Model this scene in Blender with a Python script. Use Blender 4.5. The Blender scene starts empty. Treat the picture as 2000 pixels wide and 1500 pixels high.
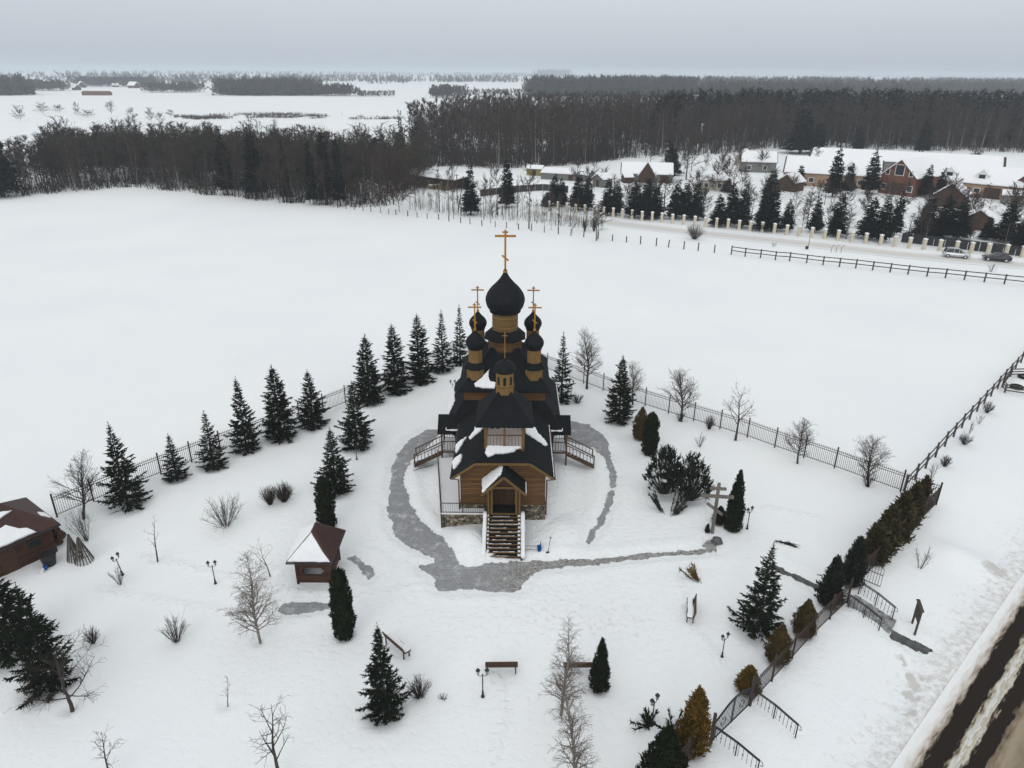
import bpy, bmesh, math, random
import numpy as np
from mathutils import Vector, Matrix
PI = math.pi
SC = bpy.context.scene
COL = SC.collection
rnd = random.Random(7)
# ------------------------------------------------------------------ camera geometry (photo pixels 2000x1500 -> world)
F = 1388.0; PITCH = math.radians(23.7); ROLL = math.radians(0.4); CAMZ = 30.0
def _rx(a):
    c, s = math.cos(a), math.sin(a); return np.array([[1,0,0],[0,c,-s],[0,s,c]])
def _rz(a):
    c, s = math.cos(a), math.sin(a); return np.array([[c,-s,0],[s,c,0],[0,0,1]])
RC = _rx(PI/2 - PITCH) @ _rz(ROLL)
def ray(px, py): return RC @ np.array([(px-1000)/F, -(py-750)/F, -1.0])
def at_z(px, py, z):
    d = ray(px, py); t = (z-CAMZ)/d[2]; return np.array([d[0]*t, d[1]*t, z])
def at_y(px, py, Y):
    d = ray(px, py); t = Y/d[1]; return np.array([d[0]*t, Y, CAMZ+d[2]*t])
def at(px, py):
    p = at_z(px, py, 0.0)
    for _ in range(6): p = at_z(px, py, float(H(p[0], p[1])))
    return p
def mpp(p):                                   # metres per photo pixel at a world point
    q = RC.T @ (np.array(p, float) - np.array([0,0,CAMZ])); return -q[2]/F
# ------------------------------------------------------------------ noise and terrain
_perm = np.random.RandomState(3).rand(256, 256)
def vnoise(x, y, s):
    x = np.asarray(x, float)/s; y = np.asarray(y, float)/s
    xi = np.floor(x).astype(int); yi = np.floor(y).astype(int); fx = x-xi; fy = y-yi
    fx = fx*fx*(3-2*fx); fy = fy*fy*(3-2*fy)
    g = lambda a, b: _perm[a & 255, b & 255]
    return (g(xi,yi)*(1-fx)+g(xi+1,yi)*fx)*(1-fy)+(g(xi,yi+1)*(1-fx)+g(xi+1,yi+1)*fx)*fy
def sst(a, b, x):
    t = np.clip((x-a)/(b-a), 0, 1); return t*t*(3-2*t)
RO0 = np.array([19.87, 24.22]); RD = np.array([.738, .675]); RN = np.array([.675, -.738])   # the street: left edge, direction, right normal
FC = np.array([32.42, 46.06]); FD = np.array([8.24-32.42, 23.43-46.06]); FD = FD/np.linalg.norm(FD); FN = np.array([-FD[1], FD[0]])  # street-side fence
def poly_sd(x, y, P):
    x = np.asarray(x, float); y = np.asarray(y, float); d = np.full(x.shape, 1e9); ins = np.zeros(x.shape, bool); n = len(P)
    for i in range(n):
        ax, ay = P[i]; bx, by = P[(i+1) % n]; ex, ey = bx-ax, by-ay; wx, wy = x-ax, y-ay
        t = np.clip((wx*ex+wy*ey)/(ex*ex+ey*ey+1e-12), 0, 1)
        d = np.minimum(d, (wx-ex*t)**2+(wy-ey*t)**2)
        c = ((ay <= y) & (by > y)) | ((by <= y) & (ay > y))
        xx = ax + (y-ay)/(by-ay+1e-12)*ex
        ins ^= c & (x < xx)
    d = np.sqrt(d); return np.where(ins, -d, d)
PATHS_PX = [
 [(835,838),(800,858),(777,885),(765,915),(764,950),(757,985),(761,1010),(771,1040),(791,1060),(822,1076),(848,1086),(852,1098),(820,1105),(850,1130),(858,1150),(930,1151),(1000,1154),(1018,1148),(1030,1122),(1060,1111),(1130,1104),(1220,1092),(1300,1084),(1392,1076),(1388,1069),(1300,1077),(1220,1084),(1130,1091),(1040,1095),(950,1098),(918,1108),(895,1100),(880,1070),(860,1045),(838,1030),(820,1015),(802,985),(798,965),(788,945),(790,920),(800,900),(822,880),(855,850),(862,838)],
 [(1105,818),(1150,828),(1178,848),(1190,880),(1204,930),(1199,968),(1180,1015),(1160,1045),(1150,1060),(1147,1056),(1154,1040),(1174,1005),(1190,962),(1194,930),(1181,890),(1158,872),(1105,858)],
 [(541,1192),(552,1178),(600,1174),(655,1176),(652,1183),(610,1192),(565,1196)],
 [(681,1089),(692,1086),(706,1094),(724,1103),(731,1118),(720,1131),(708,1112),(692,1099)],
 [(1511,1100),(1560,1124),(1600,1141),(1655,1166),(1655,1176),(1600,1150),(1560,1134),(1511,1108)],
 [(1374,1068),(1388,1052),(1398,1058),(1402,1078)],
]
OUT_PX = [[(1744,1228),(1765,1238),(1820,1266),(1812,1276),(1770,1258),(1740,1243)]]
PATHS = []
def H0(x, y):
    x = np.asarray(x, float); y = np.asarray(y, float)
    r = np.hypot((x+.6)/6.4, (y-51)/9.6)
    h = .55*(1-sst(.72, 1.04, r))
    far = sst(75, 120, np.hypot(x, y-45))
    h = h + .16*(vnoise(x+40, y, 9)-.5)*(1-far) + .05*(vnoise(x, y+90, 2.2)-.5)*(1-far) + .6*(vnoise(x, y, 60)-.5)*sst(95, 200, y)
    for bx, by, br, bh in BUMPS: h = h + bh*np.exp(-((x-bx)**2+(y-by)**2)/(br*br))
    s = (x-FC[0])*FN[0]+(y-FC[1])*FN[1]                # positive on the street side
    along = (x-FC[0])*FD[0]+(y-FC[1])*FD[1]
    h = h - .95*sst(.4, 5.5, s)*sst(-14, 2, along)*(1-sst(60, 90, y))
    return h
BUMPS = [(3.4,42.4,1.5,.55),(-3.0,41.0,1.5,.75),(-2.6,39.9,1.2,.35),(3.2,40.6,1.4,.25),(8.2,55.6,1.3,.35),(9.8,48.0,1.6,.2),(30.5,40.2,1.3,.5),(32.2,39.4,1.5,.45),(13.8,44.5,1.6,.3)]
def path_sd(x, y):
    x = np.asarray(x, float); y = np.asarray(y, float)
    d = np.full(x.shape, 99.0)
    for P in PATHS: d = np.minimum(d, poly_sd(x, y, P))
    return d + .34*(vnoise(x+7, y, .55)-.5) + .2*(vnoise(x, y+7, .21)-.5)
def H(x, y):
    h = H0(x, y); x = np.asarray(x, float); y = np.asarray(y, float)
    if not PATHS: return h
    sh = x.shape; xf, yf, hf = np.atleast_1d(x).ravel(), np.atleast_1d(y).ravel(), np.array(np.atleast_1d(h)).ravel().copy()
    m = (np.abs(xf) < 36) & (yf > 25) & (yf < 62)
    if m.any():
        d = path_sd(xf[m], yf[m]); hf[m] += -.11*(1-sst(.12, .7, d)) + .07*np.exp(-((d-.9)/.4)**2)
    u = (xf-RO0[0])*RN[0]+(yf-RO0[1])*RN[1]
    m = (u > -3) & (yf < 90)
    if m.any(): hf[m] += -.1*sst(-.9, -.3, u[m]) + .18*np.exp(-((u[m]+1.3)/.5)**2)*vnoise(xf[m], yf[m], 2.5)
    return hf.reshape(sh)
for L in PATHS_PX+OUT_PX: PATHS.append([tuple(at(*p)[:2]) for p in L])
# ------------------------------------------------------------------ materials
def newmat(name):
    m = bpy.data.materials.new(name); m.use_nodes = True; nt = m.node_tree; b = nt.nodes['Principled BSDF']; return m, nt, b
def mat(name, c1, c2=None, scale=4, rough=.85, bump=0., stretch=(1,1,1), spec=.25, metal=0., detail=5, bands=None):
    m, nt, b = newmat(name); N, L = nt.nodes, nt.links
    b.inputs['Roughness'].default_value = rough; b.inputs['Metallic'].default_value = metal
    b.inputs['Specular IOR Level'].default_value = spec
    tc = N.new('ShaderNodeTexCoord'); mp = N.new('ShaderNodeMapping'); mp.inputs['Scale'].default_value = stretch
    L.new(tc.outputs['Object'], mp.inputs[0])
    nz = N.new('ShaderNodeTexNoise'); nz.inputs['Scale'].default_value = scale; nz.inputs['Detail'].default_value = detail
    L.new(mp.outputs[0], nz.inputs['Vector'])
    rp = N.new('ShaderNodeValToRGB'); rp.color_ramp.elements[0].position = .3; rp.color_ramp.elements[1].position = .72
    rp.color_ramp.elements[0].color = (*c1, 1); rp.color_ramp.elements[1].color = (*(c2 or [v*1.35 for v in c1]), 1)
    L.new(nz.outputs['Fac'], rp.inputs[0]); col = rp.outputs[0]; hgt = nz.outputs['Fac']
    if bands:                                     # (axis, per metre, dark joint): boards or logs
        ax, per, dk = bands
        sp = N.new('ShaderNodeSeparateXYZ'); L.new(tc.outputs['Object'], sp.inputs[0])
        mu = N.new('ShaderNodeMath'); mu.operation = 'MULTIPLY'; mu.inputs[1].default_value = per; L.new(sp.outputs[ax], mu.inputs[0])
        fr = N.new('ShaderNodeMath'); fr.operation = 'FRACT'; L.new(mu.outputs[0], fr.inputs[0])
        r2 = N.new('ShaderNodeValToRGB'); e = r2.color_ramp.elements
        e[0].position = 0; e[0].color = (dk,dk,dk,1); e[1].position = .2; e[1].color = (1,1,1,1)
        k = e.new(.85); k.color = (1,1,1,1); k = e.new(1); k.color = (dk,dk,dk,1)
        L.new(fr.outputs[0], r2.inputs[0])
        fl = N.new('ShaderNodeMath'); fl.operation = 'FLOOR'; L.new(mu.outputs[0], fl.inputs[0])
        wn = N.new('ShaderNodeTexWhiteNoise'); wn.noise_dimensions = '1D'; L.new(fl.outputs[0], wn.inputs['W'])
        mr = N.new('ShaderNodeMapRange'); mr.inputs[3].default_value = .75; mr.inputs[4].default_value = 1.2; L.new(wn.outputs['Value'], mr.inputs[0])
        m1 = N.new('ShaderNodeMixRGB'); m1.blend_type = 'MULTIPLY'; m1.inputs[0].default_value = 1; L.new(col, m1.inputs[1]); L.new(r2.outputs[0], m1.inputs[2])
        m2 = N.new('ShaderNodeMixRGB'); m2.blend_type = 'MULTIPLY'; m2.inputs[0].default_value = 1; L.new(m1.outputs[0], m2.inputs[1]); L.new(mr.outputs[0], m2.inputs[2])
        col = m2.outputs[0]; hgt = r2.outputs[0]
    L.new(col, b.inputs['Base Color'])
    if bump:
        bp = N.new('ShaderNodeBump'); bp.inputs['Strength'].default_value = bump; bp.inputs['Distance'].default_value = .03
        L.new(hgt, bp.inputs['Height']); L.new(bp.outputs[0], b.inputs['Normal'])
    return m
M = {}
M['snow'] = mat('snow_heap', (.80,.82,.85), (.86,.87,.89), 3, .75, .25)
M['log'] = mat('log_wall', (.10,.048,.015), (.155,.079,.027), 2.5, .7, .5, (.4,.4,3), bands=('Z',5.2,.45))
M['planks'] = mat('upright_boards', (.15,.088,.028), (.215,.128,.043), 2.5, .7, .5, (3,3,.4))
M['beam'] = mat('honey_beam', (.115,.066,.02), (.17,.10,.034), 5, .65, .2)
M['darkwood'] = mat('dark_stained_wood', (.045,.022,.012), (.075,.038,.02), 6, .7, .2)
M['roof'] = mat('charcoal_roof', (.007,.008,.009), (.0125,.014,.016), 1.6, .8, .15, spec=.1)
M['dome'] = mat('dome_scales', (.006,.007,.009), (.011,.0125,.015), 3, .7, .2, spec=.14)
M['gold'] = mat('ochre_cross', (.30,.135,.010), (.40,.19,.02), 4, .55, 0, spec=.3)
M['black'] = mat('black_opening', (.006,.006,.007), (.011,.011,.012), 3, .8)
M['iron'] = mat('brown_iron', (.035,.022,.018), (.06,.038,.03), 9, .6, .1)
M['blackiron'] = mat('black_iron', (.018,.019,.02), (.03,.03,.032), 9, .5, .1)
M['greywood'] = mat('weathered_wood', (.10,.09,.08), (.19,.17,.15), 3, .85, .3, (1,1,.2))
M['fencewood'] = mat('old_rail_wood', (.045,.04,.036), (.085,.075,.066), 4, .85, .2)
M['bark'] = mat('grey_bark', (.036,.031,.026), (.075,.064,.054), 6, .9, .3)
M['birchbark'] = mat('pale_birch_bark', (.11,.10,.09), (.30,.28,.255), 5, .85, .2, (1,1,.4))
M['twig'] = mat('brown_twigs', (.036,.029,.025), (.066,.054,.047), 3, .9, spec=.1)
M['palebirchtwig'] = mat('pale_birch_twigs', (.13,.108,.092), (.21,.18,.155), 3, .9, spec=.1)
M['limetwig'] = mat('tan_lime_twigs', (.075,.062,.05), (.125,.105,.086), 3, .9, spec=.1)
M['greentwig'] = mat('mossy_twigs', (.04,.038,.026), (.072,.066,.046), 3, .9, spec=.1)
M['foresttwig'] = mat('brown_forest_twigs', (.042,.033,.031), (.078,.062,.057), .08, .9, spec=.1)
M['goldboard'] = mat('golden_drum_boards', (.145,.088,.03), (.21,.13,.047), 2.5, .7, .5, (.4,.4,3), bands=('Z',6,.55))
M['redtwig'] = mat('reddish_twigs', (.044,.031,.025), (.074,.053,.043), 3, .9, spec=.1)
M['needle'] = mat('spruce_needles', (.0095,.0145,.0095), (.026,.036,.021), 1.3, .8, 0, detail=3, spec=.08)
M['needle2'] = mat('far_spruce_needles', (.005,.0085,.0075), (.012,.018,.0145), .5, .85, 0, detail=3, spec=.08)
M['thuja'] = mat('thuja_green', (.010,.015,.008), (.024,.031,.014), 2.2, .85, spec=.08)
M['thujabrown'] = mat('frosted_thuja', (.05,.038,.013), (.09,.062,.024), 2.4, .85, spec=.1)
M['thujagold'] = mat('golden_thuja', (.062,.05,.010), (.19,.105,.02), 1.2, .85, spec=.1)
M['olive'] = mat('olive_hedge', (.032,.029,.012), (.072,.058,.026), 2.0, .85, spec=.1)
M['juniper'] = mat('juniper_green', (.012,.017,.012), (.03,.037,.026), 2, .85, spec=.08)
M['brick'] = mat('orange_brick', (.125,.052,.033), (.18,.08,.05), 1.4, .9, .2)
M['peach'] = mat('peach_plaster', (.30,.205,.13), (.38,.265,.17), .6, .9)
M['cream'] = mat('cream_plaster', (.52,.47,.36), (.62,.57,.45), 1.2, .85)
M['paleplaster'] = mat('pale_plaster', (.42,.38,.30), (.52,.47,.38), 1, .9)
M['shedbrown'] = mat('shed_boards', (.06,.034,.02), (.10,.06,.036), 3, .85, .3, (3,3,.5))
M['shedgrey'] = mat('grey_boards', (.12,.12,.115), (.2,.2,.19), 3, .85)
M['hutwall'] = mat('oxblood_boards', (.045,.019,.011), (.078,.032,.018), 2, .75, .4, bands=('Z',6,.5))
M['hutroof'] = mat('maroon_roof', (.042,.02,.0165), (.064,.031,.025), 1.5, .6, .1)
M['glass'] = mat('dark_glass', (.02,.024,.028), (.03,.035,.04), 2, .12, 0, spec=.5)
M['white'] = mat('white_paint', (.7,.7,.7), (.8,.8,.8), 3, .5)
M['hay'] = mat('straw', (.17,.12,.065), (.26,.19,.11), 6, .95, .3)
M['silver'] = mat('silver_paint', (.5,.52,.53), (.56,.58,.59), 2, .3, 0, spec=.5, metal=.5)
M['darkpaint'] = mat('graphite_paint', (.022,.024,.03), (.03,.032,.04), 2, .3, 0, spec=.5, metal=.4)
M['rubber'] = mat('tyre_rubber', (.015,.015,.016), (.025,.025,.025), 8, .9)
M['blue'] = mat('blue_plastic', (.005,.075,.27), (.012,.10,.33), 5, .4)
M['lampglass'] = mat('frosted_lamp_glass', (.22,.23,.24), (.34,.35,.36), 4, .3)
M['paper'] = mat('notice_paper', (.6,.58,.5), (.68,.66,.58), 3, .7)
M['redlens'] = mat('red_lens', (.25,.01,.01), (.3,.015,.012), 3, .3)
M['lens'] = mat('headlight_lens', (.5,.52,.54), (.6,.62,.64), 3, .15)
M['slab'] = mat('dark_stone_slab', (.05,.05,.05), (.13,.13,.13), 3, .9, .3)
M['step'] = mat('grey_stone_step', (.09,.09,.09), (.42,.43,.44), 2.2, .9, .3)
M['palefloor'] = mat('pale_loft_boards', (.70,.62,.58), (.80,.73,.70), 2, .9)
M['darkfence'] = mat('dark_green_boards', (.03,.034,.03), (.055,.06,.052), 1.5, .9)
M['yellow'] = mat('faded_yellow_panel', (.22,.18,.05), (.28,.23,.07), 2, .8)
def stone_mat():
    m, nt, b = newmat('fieldstone_wall'); N, L = nt.nodes, nt.links
    tc = N.new('ShaderNodeTexCoord'); v = N.new('ShaderNodeTexVoronoi'); v.inputs['Scale'].default_value = 4.2; L.new(tc.outputs['Object'], v.inputs['Vector'])
    d = N.new('ShaderNodeTexVoronoi'); d.feature = 'DISTANCE_TO_EDGE'; d.inputs['Scale'].default_value = 4.2; L.new(tc.outputs['Object'], d.inputs['Vector'])
    sp = N.new('ShaderNodeSeparateColor'); L.new(v.outputs['Color'], sp.inputs[0])
    r = N.new('ShaderNodeValToRGB'); e = r.color_ramp.elements; e[0].color = (.05,.045,.035,1); e[1].color = (.34,.30,.22,1)
    k = e.new(.45); k.color = (.16,.13,.09,1); L.new(sp.outputs[0], r.inputs[0])
    r2 = N.new('ShaderNodeValToRGB'); e = r2.color_ramp.elements; e[0].position = .02; e[0].color = (.03,.028,.024,1); e[1].position = .09; e[1].color = (1,1,1,1)
    L.new(d.outputs['Distance'], r2.inputs[0])
    mx = N.new('ShaderNodeMixRGB'); mx.blend_type = 'MULTIPLY'; mx.inputs[0].default_value = 1; L.new(r.outputs[0], mx.inputs[1]); L.new(r2.outputs[0], mx.inputs[2])
    L.new(mx.outputs[0], b.inputs['Base Color']); b.inputs['Roughness'].default_value = .9
    bp = N.new('ShaderNodeBump'); bp.inputs['Strength'].default_value = .7; bp.inputs['Distance'].default_value = .05; L.new(r2.outputs[0], bp.inputs['Height']); L.new(bp.outputs[0], b.inputs['Normal'])
    return m
M['stone'] = stone_mat()
def ground_mat():
    m, nt, b = newmat('snow_ground'); N, L = nt.nodes, nt.links
    tc = N.new('ShaderNodeTexCoord'); n1 = N.new('ShaderNodeTexNoise'); n1.inputs['Scale'].default_value = .06; n1.inputs['Detail'].default_value = 6; L.new(tc.outputs['Object'], n1.inputs['Vector'])
    r = N.new('ShaderNodeValToRGB'); r.color_ramp.elements[0].position = .3; r.color_ramp.elements[1].position = .7
    r.color_ramp.elements[0].color = (.795,.82,.845,1); r.color_ramp.elements[1].color = (.84,.862,.868,1); L.new(n1.outputs['Fac'], r.inputs[0])
    at_ = N.new('ShaderNodeAttribute'); at_.attribute_name = 'dirt'
    n2 = N.new('ShaderNodeTexNoise'); n2.inputs['Scale'].default_value = 2.6; n2.inputs['Detail'].default_value = 9; n2.inputs['Roughness'].default_value = .72; L.new(tc.outputs['Object'], n2.inputs['Vector'])
    a = N.new('ShaderNodeMath'); a.operation = 'MULTIPLY_ADD'; a.inputs[1].default_value = .48; a.inputs[2].default_value = -.42; L.new(at_.outputs['Fac'], a.inputs[0])
    s = N.new('ShaderNodeMath'); s.operation = 'ADD'; L.new(a.outputs[0], s.inputs[0]); L.new(n2.outputs['Fac'], s.inputs[1])
    r2 = N.new('ShaderNodeValToRGB'); r2.color_ramp.elements[0].position = .28; r2.color_ramp.elements[1].position = .52; L.new(s.outputs[0], r2.inputs[0])
    n3 = N.new('ShaderNodeTexNoise'); n3.inputs['Scale'].default_value = 1.1; n3.inputs['Detail'].default_value = 4; L.new(tc.outputs['Object'], n3.inputs['Vector'])
    dr = N.new('ShaderNodeValToRGB'); dr.color_ramp.elements[0].color = (.20,.165,.125,1); dr.color_ramp.elements[1].color = (.5,.45,.38,1); L.new(n3.outputs['Fac'], dr.inputs[0])
    f = N.new('ShaderNodeMath'); f.operation = 'MULTIPLY'; f.inputs[1].default_value = .55; L.new(r2.outputs[0], f.inputs[0])
    mx = N.new('ShaderNodeMixRGB'); L.new(f.outputs[0], mx.inputs[0]); L.new(r.outputs[0], mx.inputs[1]); L.new(dr.outputs[0], mx.inputs[2])
    L.new(mx.outputs[0], b.inputs['Base Color']); b.inputs['Roughness'].default_value = .8; b.inputs['Specular IOR Level'].default_value = .15
    # trodden hollows (attribute 'trod') and fine crust
    t = N.new('ShaderNodeAttribute'); t.attribute_name = 'trod'
    v = N.new('ShaderNodeTexNoise'); v.inputs['Scale'].default_value = 2.4; v.inputs['Detail'].default_value = 3; L.new(tc.outputs['Object'], v.inputs['Vector'])
    vr = N.new('ShaderNodeValToRGB'); vr.color_ramp.elements[0].position = .34; vr.color_ramp.elements[1].position = .5; L.new(v.outputs['Fac'], vr.inputs[0])
    vm = N.new('ShaderNodeMath'); vm.operation = 'MULTIPLY'; L.new(vr.outputs[0], vm.inputs[0]); L.new(t.outputs['Fac'], vm.inputs[1])
    n4 = N.new('ShaderNodeTexNoise'); n4.inputs['Scale'].default_value = 9; n4.inputs['Detail'].default_value = 6; L.new(tc.outputs['Object'], n4.inputs['Vector'])
    ad = N.new('ShaderNodeMath'); ad.operation = 'MULTIPLY_ADD'; ad.inputs[1].default_value = .12; L.new(n4.outputs['Fac'], ad.inputs[0]); L.new(vm.outputs[0], ad.inputs[2])
    bp = N.new('ShaderNodeBump'); bp.inputs['Strength'].default_value = .45; bp.inputs['Distance'].default_value = .1; L.new(ad.outputs[0], bp.inputs['Height']); L.new(bp.outputs[0], b.inputs['Normal'])
    return m
M['ground'] = ground_mat()
def paver_mat():
    m, nt, b = newmat('grey_pavers'); N, L = nt.nodes, nt.links
    tc = N.new('ShaderNodeTexCoord'); br = N.new('ShaderNodeTexBrick'); br.inputs['Scale'].default_value = 3.6
    br.inputs['Color1'].default_value = (.215,.22,.23,1); br.inputs['Color2'].default_value = (.255,.26,.27,1); br.inputs['Mortar'].default_value = (.305,.31,.32,1)
    br.inputs['Mortar Size'].default_value = .05; br.inputs['Brick Width'].default_value = 1.0; br.inputs['Row Height'].default_value = 1.0; br.offset = .5
    L.new(tc.outputs['Object'], br.inputs['Vector'])
    n = N.new('ShaderNodeTexNoise'); n.inputs['Scale'].default_value = 1.3; n.inputs['Detail'].default_value = 8; n.inputs['Roughness'].default_value = .7; L.new(tc.outputs['Object'], n.inputs['Vector'])
    r = N.new('ShaderNodeValToRGB'); r.color_ramp.elements[0].position = .50; r.color_ramp.elements[0].color = (0,0,0,1); k_ = r.color_ramp.elements.new(.62); k_.color = (.22,.22,.22,1); r.color_ramp.elements[2].position = .72; L.new(n.outputs['Fac'], r.inputs[0])
    mx = N.new('ShaderNodeMixRGB'); L.new(r.outputs[0], mx.inputs[0]); L.new(br.outputs[0], mx.inputs[1]); mx.inputs[2].default_value = (.74,.76,.79,1)
    # gravelly grit by the front steps and the side path
    at_ = N.new('ShaderNodeAttribute'); at_.attribute_name = 'grit'
    n2 = N.new('ShaderNodeTexNoise'); n2.inputs['Scale'].default_value = 7; n2.inputs['Detail'].default_value = 6; n2.inputs['Roughness'].default_value = .8; L.new(tc.outputs['Object'], n2.inputs['Vector'])
    r2 = N.new('ShaderNodeValToRGB'); e = r2.color_ramp.elements; e[0].position = .38; e[0].color = (.06,.055,.045,1); e[1].position = .66; e[1].color = (.6,.6,.58,1); k = e.new(.5); k.color = (.22,.215,.2,1); L.new(n2.outputs['Fac'], r2.inputs[0])
    m2 = N.new('ShaderNodeMixRGB'); L.new(at_.outputs['Fac'], m2.inputs[0]); L.new(mx.outputs[0], m2.inputs[1]); L.new(r2.outputs[0], m2.inputs[2])
    L.new(m2.outputs[0], b.inputs['Base Color']); b.inputs['Roughness'].default_value = .7
    return m
M['paver'] = paver_mat()
def road_mat(kind):
    m, nt, b = newmat(kind); N, L = nt.nodes, nt.links
    uv = N.new('ShaderNodeUVMap'); uv.uv_map = 'UV'; sp = N.new('ShaderNodeSeparateXYZ'); L.new(uv.outputs[0], sp.inputs[0])
    mp = N.new('ShaderNodeMapping'); mp.inputs['Scale'].default_value = (3.2,.5,1) ; L.new(uv.outputs[0], mp.inputs[0])
    n = N.new('ShaderNodeTexNoise'); n.inputs['Scale'].default_value = 1.6; n.inputs['Detail'].default_value = 8; n.inputs['Roughness'].default_value = .62; L.new(mp.outputs[0], n.inputs['Vector'])
    a = N.new('ShaderNodeMath'); a.operation = 'MULTIPLY_ADD'; a.inputs[1].default_value = .95 if kind == 'slushy_street' else 1.4; L.new(n.outputs['Fac'], a.inputs[0])
    sb = N.new('ShaderNodeMath'); sb.operation = 'SUBTRACT'; sb.inputs[1].default_value = .475 if kind == 'slushy_street' else .7; L.new(sp.outputs[0], sb.inputs[0]); L.new(sb.outputs[0], a.inputs[2])
    mr = N.new('ShaderNodeMapRange'); r = N.new('ShaderNodeValToRGB'); e = r.color_ramp.elements
    if kind == 'slushy_street':
        lo, hi = -.9, 6.8
        st = [(-.9,(.79,.81,.83)),(-.6,(.75,.76,.76)),(-.32,(.6,.57,.53)),(-.12,(.36,.31,.25)),(-.02,(.14,.11,.09)),(.03,(.021,.0155,.0125)),(.84,(.019,.015,.0125)),(.89,(.2,.17,.12)),(.97,(.40,.36,.28)),(1.06,(.52,.51,.47)),(1.17,(.64,.65,.64)),(1.27,(.38,.33,.24)),(1.38,(.58,.57,.52)),(1.48,(.24,.19,.14)),(1.53,(.021,.0155,.0125)),(2.2,(.02,.0155,.013)),(2.32,(.18,.14,.10)),(2.7,(.33,.275,.20)),(3.3,(.22,.18,.13)),(4.0,(.38,.32,.24)),(5.0,(.3,.25,.19)),(5.8,(.6,.58,.55)),(6.8,(.76,.77,.79))]
    else:
        lo, hi = -.2, 6
        st = [(-.2,(.78,.80,.82)),(.5,(.76,.77,.78)),(1.2,(.62,.61,.58)),(1.8,(.7,.7,.69)),(2.6,(.58,.565,.53)),(3.3,(.66,.655,.64)),(4.2,(.6,.59,.56)),(5.0,(.74,.75,.76)),(6,(.78,.80,.82))]
    mr.inputs[1].default_value = lo; mr.inputs[2].default_value = hi; L.new(a.outputs[0], mr.inputs[0]); L.new(mr.outputs[0], r.inputs[0])
    st = [((u-lo)/(hi-lo), c) for u, c in st]
    e[0].position = st[0][0]; e[0].color = (*st[0][1],1); e[1].position = st[-1][0]; e[1].color = (*st[-1][1],1)
    for u, c in st[1:-1]: k = e.new(u); k.color = (*c,1)
    L.new(r.outputs[0], b.inputs['Base Color']); b.inputs['Roughness'].default_value = .85; b.inputs['Specular IOR Level'].default_value = .08
    return m
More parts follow.
